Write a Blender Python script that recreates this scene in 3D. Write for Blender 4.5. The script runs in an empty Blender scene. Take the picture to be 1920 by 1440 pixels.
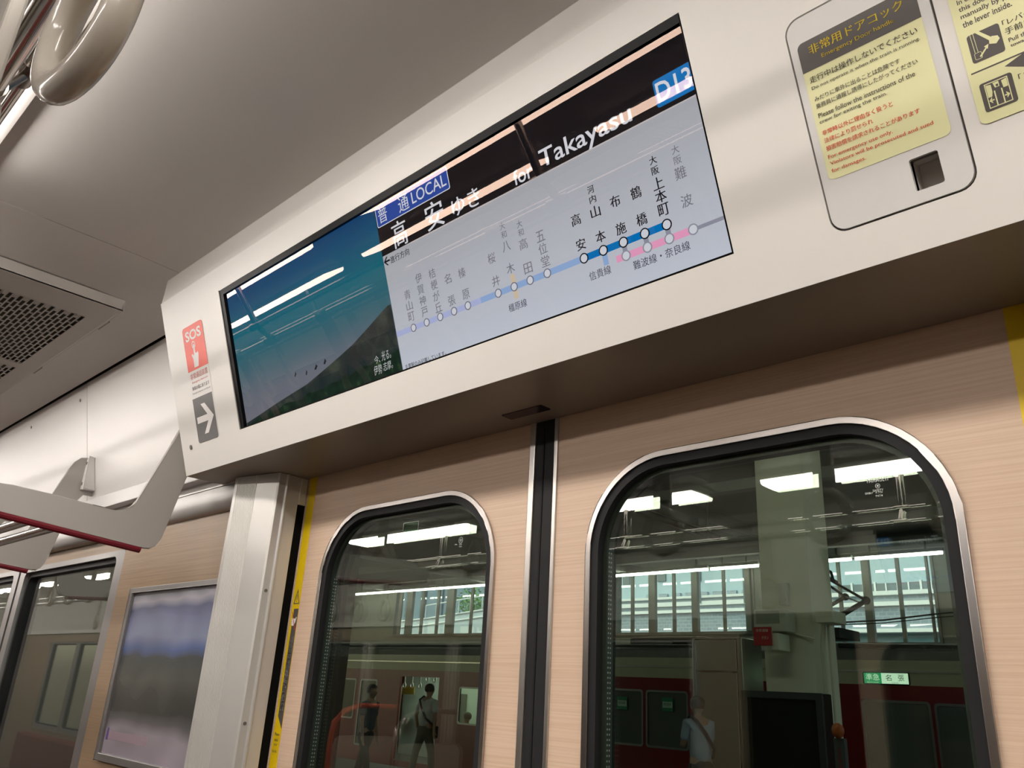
import bpy, bmesh, math, random
from mathutils import Vector, Matrix
random.seed(7)
sc = bpy.context.scene
COL = sc.collection
EYE = 1.48            # camera height over the car floor; everything below is laid out with z = 0 at eye level, then lifted

# ------------------------------------------------------------------ camera, world, exposure
F_PX = 1529.446
R = Matrix(((0.71595094, -0.21333668, -0.66475688),
            (0.69604501, 0.29201075, 0.65593526),
            (0.0541811, -0.93231818, 0.3575573)))       # image axes (right, down, forward) -> place
cd = bpy.data.cameras.new('camera'); cam = bpy.data.objects.new('camera', cd); COL.objects.link(cam)
cd.sensor_width = 36; cd.lens = F_PX / 1920 * 36; cd.clip_start = 0.02; cd.clip_end = 300
M3 = R @ Matrix(((1, 0, 0), (0, -1, 0), (0, 0, -1)))
cam.matrix_world = M3.to_4x4()
sc.camera = cam
wd = bpy.data.worlds.new('sky'); sc.world = wd; wd.use_nodes = True
wn = wd.node_tree.nodes; wl = wd.node_tree.links
sky = wn.new('ShaderNodeTexSky'); sky.sky_type = 'NISHITA'; sky.sun_disc = False
sky.sun_elevation = math.radians(48); sky.sun_rotation = math.radians(200); sky.dust_density = 4
wl.new(sky.outputs[0], wn['Background'].inputs[0]); wn['Background'].inputs[1].default_value = 0.34
sc.view_settings.view_transform = 'Standard'; sc.view_settings.look = 'None'
sc.view_settings.gamma = 1; sc.view_settings.use_curve_mapping = False
sc.view_settings.exposure = 0.0
LAMP = 24.0           # car ceiling lamps
TUBE = 19.0           # platform tubes
sc.cycles.max_bounces = 10; sc.cycles.transparent_max_bounces = 24; sc.cycles.glossy_bounces = 5
sc.cycles.caustics_reflective = False; sc.cycles.caustics_refractive = False
sc.cycles.sample_clamp_indirect = 4
sc.cycles.use_denoising = True

def ray(u, v):
    return R @ Vector(((u - 960) / F_PX, (v - 720) / F_PX, 1.0))
def at(u, v, Y):       # a point of the plane at distance Y across the car
    r = ray(u, v); return r * (Y / r.y)

# ------------------------------------------------------------------ materials
def s2l(c):
    return tuple(((x / 255) / 12.92 if x / 255 <= 0.04045 else ((x / 255 + 0.055) / 1.055) ** 2.4) for x in c)
MATS = {}
def mat(name, col, rough=0.5, metal=0.0, spec=0.5, emit=0.0, var=0.04, scale=6.0, bump=0.0, stretch=None, coat=0.0, ecol=None):
    if name in MATS: return MATS[name]
    m = bpy.data.materials.new(name); m.use_nodes = True; MATS[name] = m
    n = m.node_tree.nodes; l = m.node_tree.links; b = n['Principled BSDF']
    tc = n.new('ShaderNodeTexCoord'); mp = n.new('ShaderNodeMapping'); no = n.new('ShaderNodeTexNoise')
    l.new(tc.outputs['Object'], mp.inputs[0]); l.new(mp.outputs[0], no.inputs[0])
    no.inputs['Scale'].default_value = scale
    if stretch: mp.inputs['Scale'].default_value = stretch
    mx = n.new('ShaderNodeMix'); mx.data_type = 'RGBA'
    mx.inputs[6].default_value = tuple(min(1, c * (1 - var)) for c in col) + (1,)
    mx.inputs[7].default_value = tuple(min(1, c * (1 + var)) for c in col) + (1,)
    l.new(no.outputs[0], mx.inputs[0]); l.new(mx.outputs[2], b.inputs['Base Color'])
    b.inputs['Roughness'].default_value = rough; b.inputs['Metallic'].default_value = metal
    b.inputs['Specular IOR Level'].default_value = spec
    if coat: b.inputs['Coat Weight'].default_value = coat; b.inputs['Coat Roughness'].default_value = 0.05
    if emit:
        b.inputs['Emission Color'].default_value = tuple(ecol or col) + (1,); b.inputs['Emission Strength'].default_value = emit
    if bump:
        bp = n.new('ShaderNodeBump'); bp.inputs['Strength'].default_value = bump; bp.inputs['Distance'].default_value = 0.001
        l.new(no.outputs[0], bp.inputs['Height']); l.new(bp.outputs[0], b.inputs['Normal'])
    return m
def emis(name, col, k, var=0.0):
    """something that shines by itself: a lamp lens or a lit screen area"""
    if name in MATS: return MATS[name]
    m = mat(name, (0.003, 0.003, 0.003), 0.6, spec=0.0, emit=k, ecol=col, var=0.02)
    return m
def glass(name, tint=(0.895, 0.935, 0.885), rough=0.0, boost=1.0, sheen=(1, 1, 1)):
    if name in MATS: return MATS[name]
    m = bpy.data.materials.new(name); m.use_nodes = True; MATS[name] = m
    n = m.node_tree.nodes; l = m.node_tree.links; n.remove(n['Principled BSDF'])
    out = n['Material Output']; tr = n.new('ShaderNodeBsdfTransparent'); gl = n.new('ShaderNodeBsdfGlossy')
    gl.inputs['Roughness'].default_value = rough; gl.inputs['Color'].default_value = tuple(sheen) + (1,)
    no = n.new('ShaderNodeTexNoise'); no.inputs['Scale'].default_value = 3.0
    cr = n.new('ShaderNodeMix'); cr.data_type = 'RGBA'; cr.inputs[6].default_value = tuple(c * 0.985 for c in tint) + (1,)
    cr.inputs[7].default_value = tuple(tint) + (1,); l.new(no.outputs[0], cr.inputs[0]); l.new(cr.outputs[2], tr.inputs[0])
    fr = n.new('ShaderNodeFresnel'); ge = n.new('ShaderNodeNewGeometry')
    mr = n.new('ShaderNodeMapRange'); mr.inputs[3].default_value = 1.5 * boost; mr.inputs[4].default_value = 1 / (1.5 * boost)
    l.new(ge.outputs['Backfacing'], mr.inputs[0]); l.new(mr.outputs[0], fr.inputs[0])
    mx = n.new('ShaderNodeMixShader'); l.new(fr.outputs[0], mx.inputs[0]); l.new(tr.outputs[0], mx.inputs[1]); l.new(gl.outputs[0], mx.inputs[2])
    l.new(mx.outputs[0], out.inputs[0])
    return m
def wood(name, c1, c2, sx=1.2, sz=95.0, rough=0.42):
    m = mat(name, c1, rough, spec=0.4)
    n = m.node_tree.nodes; l = m.node_tree.links; b = n['Principled BSDF']
    tc = n.new('ShaderNodeTexCoord'); mp = n.new('ShaderNodeMapping'); mp.inputs['Scale'].default_value = (sx, sx, sz)
    no = n.new('ShaderNodeTexNoise'); no.inputs['Scale'].default_value = 3.0; no.inputs['Detail'].default_value = 5; no.inputs['Distortion'].default_value = 0.5
    l.new(tc.outputs['Object'], mp.inputs[0]); l.new(mp.outputs[0], no.inputs[0])
    cr = n.new('ShaderNodeValToRGB'); cr.color_ramp.elements[0].position = 0.36; cr.color_ramp.elements[1].position = 0.6
    cr.color_ramp.elements[0].color = c2 + (1,); cr.color_ramp.elements[1].color = c1 + (1,)
    l.new(no.outputs[0], cr.inputs[0]); l.new(cr.outputs[0], b.inputs['Base Color'])
    bp = n.new('ShaderNodeBump'); bp.inputs['Strength'].default_value = 0.12; bp.inputs['Distance'].default_value = 0.0006
    l.new(no.outputs[0], bp.inputs['Height']); l.new(bp.outputs[0], b.inputs['Normal'])
    return m

WHITE = mat('header_white', (0.80, 0.78, 0.74), 0.36, spec=0.45, var=0.01)
WALLW = mat('wall_white', (0.80, 0.775, 0.75), 0.35, spec=0.5, var=0.01)
CEIL = mat('ceiling_paint', (0.80, 0.77, 0.74), 0.38, spec=0.5, var=0.01)
CEILD = mat('joint_shadow_gap', (0.10, 0.085, 0.075), 0.8)
VENTM = mat('vent_paint', (0.66, 0.63, 0.60), 0.5, var=0.01)
LENS = emis('lamp_lens', (1.0, 0.925, 0.855), LAMP)
STEEL = mat('brushed_steel', (0.62, 0.60, 0.57), 0.28, metal=1.0, var=0.05, scale=40, stretch=(40, 40, 1))
FRAME = mat('window_frame_steel', (0.50, 0.47, 0.45), 0.22, metal=1.0, var=0.04)
CHROME = mat('polished_pipe', (0.72, 0.69, 0.66), 0.12, metal=1.0, var=0.02)
POST = mat('anodised_post', (0.66, 0.65, 0.62), 0.38, metal=0.55, var=0.03, scale=60, stretch=(60, 60, 1))
ALU = mat('aluminium_frame', (0.27, 0.26, 0.255), 0.36, metal=0.75, var=0.03)
RUB = mat('black_rubber', (0.012, 0.012, 0.013), 0.6, spec=0.25)
BLACK = mat('black_gloss', (0.005, 0.005, 0.006), 0.30, spec=0.06)
VOID = mat('dark_recess', (0.004, 0.004, 0.004), 0.9, spec=0.1)
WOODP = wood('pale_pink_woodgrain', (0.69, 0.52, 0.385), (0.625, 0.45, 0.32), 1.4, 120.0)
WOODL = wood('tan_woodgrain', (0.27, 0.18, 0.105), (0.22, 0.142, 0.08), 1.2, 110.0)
WOODD = wood('facing_wood_dimmed', (0.20, 0.14, 0.09), (0.16, 0.11, 0.07), 1.2, 110.0)  # darkened copy of the wall wood, to cut light bounced from the facing side
DIMW = mat('facing_wall_dimmed', (0.42, 0.40, 0.38), 0.5)  # dimmed copy of the wall white, so facing and end walls bounce less light
YEL = mat('yellow_strip', (0.80, 0.56, 0.004), 0.4)
PLATE = mat('rack_panel_grey', (0.41, 0.39, 0.36), 0.4, var=0.02)
RED = mat('rack_edge_red', (0.16, 0.008, 0.018), 0.35)
STRAP = mat('ivory_grip', (0.62, 0.58, 0.51), 0.16, spec=0.6, coat=0.4)
BELT = mat('strap_belt', (0.16, 0.15, 0.13), 0.7)
PANE = glass('window_pane')
COVER = glass('screen_cover_glass', (0.97, 0.97, 0.97), boost=.94, sheen=(1.0, 0.74, 0.62))

# ------------------------------------------------------------------ builders
ORG = {}
class Frm:
    def __init__(s, o, U, V, N): s.o, s.U, s.V, s.N = Vector(o), Vector(U), Vector(V), Vector(N)
    def __call__(s, a, b, d=0.0): return s.o + s.U * a + s.V * b + s.N * d
FACE = Frm((0, .714, .400), (1, 0, 0), (0, -.346, .938), (0, -.938, -.346))      # tilted header face: x, distance up the slope
DOORF = Frm((0, .88, 0), (1, 0, 0), (0, 0, 1), (0, -1, 0))                        # face of the closed door leaves
def wallf(y): return Frm((0, y, 0), (1, 0, 0), (0, 0, 1), (0, -1, 0))

class MB:
    def __init__(s): s.bm = bmesh.new()
    def poly(s, pts):
        vs = [s.bm.verts.new(p) for p in pts]
        try: return s.bm.faces.new(vs)
        except ValueError: return None
    def box(s, a, b):
        x0, y0, z0 = a; x1, y1, z1 = b
        v = [s.bm.verts.new(p) for p in ((x0,y0,z0),(x1,y0,z0),(x1,y1,z0),(x0,y1,z0),(x0,y0,z1),(x1,y0,z1),(x1,y1,z1),(x0,y1,z1))]
        for f in ((0,3,2,1),(4,5,6,7),(0,1,5,4),(1,2,6,5),(2,3,7,6),(3,0,4,7)): s.bm.faces.new([v[i] for i in f])
        return s
    def fbox(s, fr, a0, a1, b0, b1, d0, d1):
        c = [fr(a, b, d) for d in (d0, d1) for a, b in ((a0,b0),(a1,b0),(a1,b1),(a0,b1))]
        v = [s.bm.verts.new(p) for p in c]
        for f in ((0,3,2,1),(4,5,6,7),(0,1,5,4),(1,2,6,5),(2,3,7,6),(3,0,4,7)): s.bm.faces.new([v[i] for i in f])
        return s
    def prism(s, fr, outer, d0, d1, holes=()):
        """flat plate with holes: outlines in the frame's own plane"""
        loops = [list(outer)] + [list(h) for h in holes]
        for d in (d0, d1):
            es = []
            for lp in loops:
                vs = [s.bm.verts.new(fr(a, b, d)) for a, b in lp]
                es += [s.bm.edges.new((vs[i], vs[(i + 1) % len(vs)])) for i in range(len(vs))]
            bmesh.ops.triangle_fill(s.bm, use_beauty=True, use_dissolve=False, edges=es)
            if d0 == d1: return s
        for lp in loops:
            n = len(lp)
            for i in range(n):
                a, b = lp[i], lp[(i + 1) % n]
                s.poly([fr(*a, d0), fr(*b, d0), fr(*b, d1), fr(*a, d1)])
        return s
    def extr(s, prof, x0, x1, caps=True):
        """profile of (y, z) run along the car"""
        n = len(prof)
        A = [s.bm.verts.new((x0, y, z)) for y, z in prof]; B = [s.bm.verts.new((x1, y, z)) for y, z in prof]
        for i in range(n): s.bm.faces.new((A[i], A[(i+1) % n], B[(i+1) % n], B[i]))
        if caps:
            s.bm.faces.new(A[::-1]); s.bm.faces.new(B)
        return s
    def column(s, prof, z0, z1):
        n = len(prof)
        A = [s.bm.verts.new((x, y, z0)) for x, y in prof]; B = [s.bm.verts.new((x, y, z1)) for x, y in prof]
        for i in range(n): s.bm.faces.new((A[i], A[(i+1) % n], B[(i+1) % n], B[i]))
        s.bm.faces.new(A[::-1]); s.bm.faces.new(B)
        return s
    def tube(s, pts, r, seg=14, closed=False, caps=True):
        pts = [Vector(p) for p in pts]; n = len(pts); rings = []
        up = None
        for i, p in enumerate(pts):
            if closed: t = (pts[(i + 1) % n] - pts[i - 1]).normalized()
            else: t = (pts[min(i + 1, n - 1)] - pts[max(i - 1, 0)]).normalized()
            if up is None:
                up = Vector((0, 0, 1)) if abs(t.z) < .9 else Vector((1, 0, 0))
            a = t.cross(up).normalized(); b = a.cross(t).normalized(); up = b
            rr = r[i] if isinstance(r, (list, tuple)) else r
            rings.append([s.bm.verts.new(p + (a * math.cos(k * 2 * math.pi / seg) + b * math.sin(k * 2 * math.pi / seg)) * rr) for k in range(seg)])
        m = n if closed else n - 1
        for i in range(m):
            A, B = rings[i], rings[(i + 1) % n]
            for k in range(seg): s.bm.faces.new((A[k], A[(k+1) % seg], B[(k+1) % seg], B[k]))
        if caps and not closed:
            s.bm.faces.new(rings[0][::-1]); s.bm.faces.new(rings[-1])
        return s
    def disc(s, fr, a, b, r, d0, d1, seg=28, r_in=None):
        o = [(a + r * math.cos(k * 2 * math.pi / seg), b + r * math.sin(k * 2 * math.pi / seg)) for k in range(seg)]
        h = []
        if r_in: h = [[(a + r_in * math.cos(k * 2 * math.pi / seg), b + r_in * math.sin(k * 2 * math.pi / seg)) for k in range(seg)]]
        return s.prism(fr, o, d0, d1, h)
    def ball(s, c, r, sc3=(1, 1, 1), seg=16):
        m = Matrix.Translation(c) @ Matrix.Diagonal((sc3[0], sc3[1], sc3[2], 1))
        bmesh.ops.create_uvsphere(s.bm, u_segments=seg, v_segments=seg // 2 + 2, radius=r, matrix=m); return s
    def build(s, name, material, parent=None, bevel=0.0, smooth=False, base=None, seg=2):
        bm = s.bm
        if len(bm.faces): bmesh.ops.recalc_face_normals(bm, faces=bm.faces[:])
        if bevel:
            bmesh.ops.remove_doubles(bm, verts=bm.verts[:], dist=1e-6)
            es = [e for e in bm.edges if len(e.link_faces) == 2 and e.calc_face_angle(0) > 0.6]
            bmesh.ops.bevel(bm, geom=es, offset=bevel, segments=seg, affect='EDGES', profile=0.5)
        if parent is not None: o3 = ORG[parent.name]
        elif base is not None: o3 = Vector(base)
        else:
            xs = [v.co for v in bm.verts]
            o3 = Vector(((min(c.x for c in xs) + max(c.x for c in xs)) / 2, (min(c.y for c in xs) + max(c.y for c in xs)) / 2, min(c.z for c in xs)))
        for v in bm.verts: v.co -= o3
        me = bpy.data.meshes.new(name); bm.to_mesh(me); bm.free()
        ob = bpy.data.objects.new(name, me); COL.objects.link(ob)
        if material: me.materials.append(material)
        if smooth:
            for p in me.polygons: p.use_smooth = True
            me.set_sharp_from_angle(angle=0.6)
        if parent is not None: ob.parent = parent
        else: ob.location = o3
        ORG[ob.name] = o3
        return ob
def rr(a0, a1, b0, b1, r, n=8):
    p = []
    for cx, cy, st in ((a1 - r, b1 - r, 0), (a0 + r, b1 - r, 1), (a0 + r, b0 + r, 2), (a1 - r, b0 + r, 3)):
        for k in range(n + 1):
            t = (st + k / n) * math.pi / 2; p.append((cx + r * math.cos(t), cy + r * math.sin(t)))
    return p
def tag(o, label=None, cat=None, group=None, kind=None):
    if label: o['label'] = label
    if cat: o['category'] = cat
    if group: o['group'] = group
    if kind: o['kind'] = kind
    return o
def empty(name, loc, label, cat, group=None):
    o = bpy.data.objects.new(name, None); COL.objects.link(o); o.location = loc; o.empty_display_size = .05
    ORG[o.name] = Vector(loc); return tag(o, label, cat, group)
def struct(o): o['kind'] = 'structure'; return o
def copy_tree(o, loc=None, rz=None, parent=None):
    c = o.copy(); COL.objects.link(c); c.parent = parent
    if parent is None: ORG[c.name] = Vector(loc if loc is not None else o.location)
    else: ORG[c.name] = ORG[parent.name]
    for ch in list(o.children): copy_tree(ch, parent=c)
    if loc is not None: c.location = loc
    if rz is not None: c.rotation_euler.z = rz
    return c

FONT_OB = None
def glyph_mesh(text, size, bold, shear=0.0):
    global FONT_OB
    if FONT_OB is None:
        cu = bpy.data.curves.new('lettering', 'FONT'); FONT_OB = bpy.data.objects.new('lettering', cu); COL.objects.link(FONT_OB)
    cu = FONT_OB.data; cu.body = text; cu.size = size; cu.offset = bold * size; cu.shear = shear
    cu.resolution_u = 3; cu.align_x = 'LEFT'
    bpy.context.view_layer.update()
    dg = bpy.context.evaluated_depsgraph_get()
    return bpy.data.meshes.new_from_object(FONT_OB.evaluated_get(dg))
def write(name, fr, items, material, parent, d=0.0008, bold=0.0, shear=0.0):
    """items: (text, a, b, w, h, align) - lettering fitted into w x h; w or h may be None; b = centre"""
    mb = MB()
    if bold > 0 and any(ord(c) > 255 for it in items for c in it[0]):
        # heavier strokes: the same characters again, a hair to each side
        it2 = []
        for it in items:
            e = bold * 1.1 * (it[4] or .01) * (1.0 if ord(it[0][0]) > 255 else .35)
            for k in (-1, 1): it2.append((it[0], it[1] + k * e) + tuple(it[2:]))
        items = it2; bold = 0
    for it in items:
        text, a, b, w, h = it[:5]; al = it[5] if len(it) > 5 else 'C'; rot = it[6] if len(it) > 6 else 0
        me = glyph_mesh(text, 1.0, bold, shear)
        if not me.vertices: bpy.data.meshes.remove(me); continue
        xs = [v.co.x for v in me.vertices]; ys = [v.co.y for v in me.vertices]
        x0, x1, y0, y1 = min(xs), max(xs), min(ys), max(ys)
        ky = h / (y1 - y0) if h else None; kx = w / (x1 - x0) if w else None
        kx = kx or ky; ky = ky or kx
        vs = []
        for v in me.vertices:
            px = (v.co.x - (x0 + x1) / 2) * kx; py = (v.co.y - (y0 + y1) / 2) * ky
            if rot: px, py = px * math.cos(rot) - py * math.sin(rot), px * math.sin(rot) + py * math.cos(rot)
            if al == 'L': px += (x1 - x0) * kx / 2
            if al == 'R': px -= (x1 - x0) * kx / 2
            vs.append(mb.bm.verts.new(fr(a + px, b + py, d)))
        for p in me.polygons:
            try: mb.bm.faces.new([vs[i] for i in p.vertices])
            except ValueError: pass
        bpy.data.meshes.remove(me)
    ob = mb.build(name, material, parent)
    return ob
def column_text(chars):      # list of (char, a, b, size) for upright stacked writing
    return [(c, a, b, (s * .92 if c not in 'が' else s * .9), s * .92) for c, a, b, s in chars]
exec_parts = []

# ------------------------------------------------------------------ the car shell
X0, X1 = -12.0, 2.2          # the stretch of car that is built
YC = -.45                   # middle of the car
XC = -.815                  # middle of the doorway
def opp(x, y): return (2 * XC - x, 2 * YC - y)      # the facing side of the car, turned half round

ZC = .812
for i, (a, b) in enumerate(((X0, -1.6365), (-1.6335, X1))):
    m = MB()
    def edge(sgn):
        # ceiling sheet dips slightly where it meets the headers
        return [(YC + sgn * (1.152), ZC - .010), (YC + sgn * 1.145, ZC - .008), (YC + sgn * 1.10, ZC + .001), (YC + sgn * .95, ZC + .006), (YC + sgn * .6, ZC + .006)]
    low = edge(1) + edge(-1)[::-1]
    prof = low + [(YC - 1.152, ZC + .03), (YC + 1.152, ZC + .03)]
    m.extr(prof, a, b)
    struct(m.build('ceiling', CEIL, smooth=True))
m = MB(); m.box((X0, YC - 1.5, ZC + .034), (X1, YC + 1.5, ZC + .07)); struct(m.build('ceiling', CEILD))
FLOORM = mat('grey_floor', (0.07, 0.065, 0.06), 0.45, var=0.12, scale=60)
m = MB(); m.box((X0, YC - 1.34, -1.53), (X1, YC + 1.34, -1.48)); struct(m.build('floor', FLOORM))
m = MB(); m.box((X0 - .05, YC - 1.4, -1.5), (X0, YC + 1.4, ZC + .03)); struct(m.build('wall_end', DIMW))
m = MB(); m.box((X1, YC - 1.4, -1.5), (X1 + .05, YC + 1.4, ZC + .03)); struct(m.build('wall_end', DIMW))

def mirror_y(prof): return [(2 * YC - y, z) for y, z in prof]
# sloping upper wall panels (with a joint at x = -2.60) and the rolled moulding below
UP = [(.712, .800), (.716, .800), (.806, .43), (.812, .40), (.806, .40), (.801, .43), (.712, .800)]
def upper_wall(a, b, side):
    prof = [(.712, .803), (.760, .803), (.850, .43), (.850, .398), (.798, .398), (.798, .432)]
    if side < 0: prof = mirror_y(prof)
    m = MB().extr(prof, a, b); return struct(m.build('wall_left' if side > 0 else 'wall_right', WALLW))
for a, b in ((X0, -4.3515), (-4.3485, -2.5215), (-2.5185, -1.62)):
    upper_wall(a, b, 1)
for a, b in ((X0, -1.98), (.16, X1)): upper_wall(a, b, -1)
ROLLM = mat('moulding_grey', (0.50, 0.49, 0.475), 0.38, metal=.25, var=.02)
def roll(a, b, side, name='trim_1'):
    prof = [(.800, .397), (.798, .385), (.798, .368), (.801, .357), (.808, .349), (.818, .345), (.838, .345), (.838, .397)]
    if side < 0: prof = mirror_y(prof)
    return struct(MB().extr(prof, a, b).build(name, ROLLM, smooth=True))
roll(-1.62, -3.03, 1); roll(-3.12, -4.9, 1)
def sidewall(side):
    y0, y1 = (.82, .87)
    if side < 0: y0, y1 = 2 * YC - .82, 2 * YC - .87
    fr = wallf(y0); sg = 1 if side > 0 else -1
    nm = 'wall_left' if side > 0 else 'wall_right'
    def wx(a, b): return (a, b) if side > 0 else (2 * XC - b, 2 * XC - a)
    return nm, y0, y1
# wood clad wall beside the doorway, and round the side windows
def wbox(a, b, z0, z1, side, material, name=None, y0=.82, y1=.90, bevel=0):
    if side < 0:
        a, b = 2 * XC - b, 2 * XC - a; y0, y1 = 2 * YC - y1, 2 * YC - y0
    m = MB().box((a, y0, z0), (b, y1, z1))
    return struct(m.build(name or ('wall_left' if side > 0 else 'wall_right'), material, bevel=bevel))
for sd in (1,):
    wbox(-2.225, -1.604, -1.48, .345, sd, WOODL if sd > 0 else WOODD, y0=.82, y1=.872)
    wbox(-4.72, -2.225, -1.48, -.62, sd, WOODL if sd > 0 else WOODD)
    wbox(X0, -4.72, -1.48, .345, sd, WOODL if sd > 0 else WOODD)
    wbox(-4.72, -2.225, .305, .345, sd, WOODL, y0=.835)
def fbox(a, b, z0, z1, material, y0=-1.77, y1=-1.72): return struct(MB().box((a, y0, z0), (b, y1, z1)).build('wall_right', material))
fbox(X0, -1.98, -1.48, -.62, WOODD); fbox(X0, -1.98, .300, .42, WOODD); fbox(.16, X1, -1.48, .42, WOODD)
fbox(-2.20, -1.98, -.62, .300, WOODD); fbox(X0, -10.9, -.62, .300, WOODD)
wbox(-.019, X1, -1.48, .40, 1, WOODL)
wbox(X0, -4.9, .345, .40, 1, WALLW, y0=.80)
m = MB(); m.box((-.06, .83, .402), (X1, .87, .80)); struct(m.build('wall_left', WALLW))
m = MB(); m.box((-1.63 - X1 + 1.3, -1.75, .345), (-1.48, -1.70, .80))
m.bm.free()
m = MB(); m.box((X0, -1.77, .40), (X1, -1.74, .82)); struct(m.build('wall_right', DIMW))
# the body's outer skin above the doorways, so that no daylight leaks round the leaves
m = MB(); m.box((X0, .935, .40), (X1, .96, .84)); struct(m.build('wall_left', VOID))
m = MB(); m.box((-1.50, .855, .405), (.40, .955, .42)); struct(m.build('wall_left', VOID))
m = MB(); m.box((X0, -1.86, .33), (X1, -1.835, .84)); struct(m.build('wall_right', VOID))

# side windows (left of the doorway)
def side_window(n, a, b, side, turned_=False):
    y = .838 if side > 0 else 2 * YC - .838
    s = 1 if side > 0 else -1
    fr = Frm((0, y, 0), (1, 0, 0), (0, 0, 1), (0, -s, 0))
    m = MB().prism(fr, rr(a, b, -.62, .305, .012, 3), -.03, .018, [rr(a + .048, b - .048, -.57, .290, .02, 5)])
    root = struct(m.build('window_%d' % n, ALU, bevel=0))
    m = MB().prism(fr, rr(a + .046, b - .046, -.572, .292, .02, 5), -.03, .006, [rr(a + .060, b - .060, -.556, .276, .02, 5)])
    m.build('gasket', RUB, root)
    m = MB().fbox(fr, a + .05, b - .05, -.568, .288, -.012, -.007); m.build('pane', PANE, root)
    return root
side_window(1, -3.08, -2.225, 1); side_window(2, -3.88, -3.10, 1); side_window(3, -4.70, -3.90, 1)
for k_ in range(10): side_window(10 + k_, -3.06 - .87 * k_, -2.20 - .87 * k_, -1)

# ------------------------------------------------------------------ ceiling lamps: two rows of LED battens
def make_lamp(x0, x1, yc, label):
    t = empty('ceiling_lamp', ((x0 + x1) / 2, yc, ZC), label, 'lamp', 'LED battens along the car ceiling')
    m = MB(); m.extr([(yc - .082, ZC + .005), (yc - .080, ZC - .014), (yc - .068, ZC - .018), (yc + .068, ZC - .018), (yc + .080, ZC - .014), (yc + .082, ZC + .005)], x0, x1)
    m.build('housing', VENTM, t)
    m = MB(); m.extr([(yc - .064, ZC - .018), (yc - .060, ZC - .032), (yc - .048, ZC - .036), (yc + .048, ZC - .036), (yc + .060, ZC - .032), (yc + .064, ZC - .018)], x0 + .012, x1 - .012)
    m.build('lens', LENS, t)
    return t
XN = [(-11.91 + 1.3 * i, -10.90 + 1.3 * i) for i in range(11)]      # gap just left of the display's middle
XFR = [(-11.83 + 1.3 * i, -10.80 + 1.3 * i) for i in range(11)]
RN = ['%s from the far end' % w for w in ('first', 'second', 'third', 'fourth', 'fifth', 'sixth', 'seventh', 'eighth', 'ninth', 'tenth', 'eleventh')]
for yc, row, XS in ((.098, 'window side row', XN), (-.99, 'facing side row', XFR)):
    for (a, b), rn in zip(XS, RN):
        make_lamp(a, b, yc, 'white LED ceiling batten, %s, %s' % (row, rn))

# ------------------------------------------------------------------ air vent box under the ceiling
vent = empty('ceiling_vent', (-2.4, .38, ZC), 'grey perforated ventilation grille box under the ceiling, left of the display header', 'air vent')
VX1, VX0, VY0, VY1, VZ = -1.876, -3.75, .205, .566, .788
m = MB()
gy0, gy1 = .255, .522
blocks = [(-2.47, -1.985), (-3.00, -2.515), (-3.53, -3.045)]
fr = Frm((0, 0, VZ), (1, 0, 0), (0, 1, 0), (0, 0, -1))
m.prism(fr, [(VX0, VY0), (VX1, VY0), (VX1, VY1), (VX0, VY1)], 0, -.003, [[(a, gy0), (b, gy0), (b, gy1), (a, gy1)] for a, b in blocks])
m.build('face_plate', VENTM, vent)
m = MB()
for a, b, c, d in ((VX0, VX1, VY0, VY0 + .004), (VX0, VX1, VY1 - .004, VY1), (VX0, VX0 + .004, VY0, VY1)):
    m.box((a, c, VZ - .0005), (b, d, ZC + .004))
m.extr([(VY0, VZ - .0005), (VY1, VZ - .0005), (VY1, ZC + .004), (VY0, ZC + .004)], VX1 - .004, VX1)
m.build('rim', mat('vent_rim', (0.70, 0.67, 0.64), 0.45), vent, bevel=.001)
for a, b in blocks:
    m = MB(); pitch = .0113; cell = .0436; n = int(round((gy1 - gy0) / pitch)); pitch = (gy1 - gy0) / n
    for r in range(n + 1):
        y = gy0 + r * pitch
        m.box((a, y - .0016 if r else y, VZ - .0), (b, y + .0016 if r < n else y, VZ + .002))
        if r == n: break
        off = 0 if r % 2 else cell / 2
        x = b - off
        if off: m.box((b - off + .002, y, VZ), (b, y + pitch, VZ + .002))
        while x > a:
            m.box((max(x - .0022, a), y, VZ), (x + .0022, y + pitch, VZ + .002)); x -= cell
    m.build('grille', VENTM, vent)
m = MB(); m.box((VX0 + .01, VY0 + .01, VZ + .012), (VX1 - .01, VY1 - .01, VZ + .014)); m.build('filter', mat('vent_filter', (0.06, 0.05, 0.035), 0.9, var=.5, scale=12), vent)
for x in (-2.01, -2.50, -3.0):
    m = MB(); m.box((x - .033, VY1 + .001, VZ + .003), (x + .033, VY1 + .007, VZ + .012)); m.build('catch', mat('vent_catch', (0.28, 0.25, 0.22), 0.5), vent)

# ------------------------------------------------------------------ header over the doorway
HX0, HX1 = -1.693, .40
header = empty('door_header', (XC, .75, .40), 'white tilted header casing over the doorway carrying the display', 'door header')
def header_prof(): return [(.586, ZC + .003), (.584, .757), (.714, .400), (.879, .400), (.879, .45), (.80, .80), (.80, ZC + .003)]
m = MB()
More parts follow.
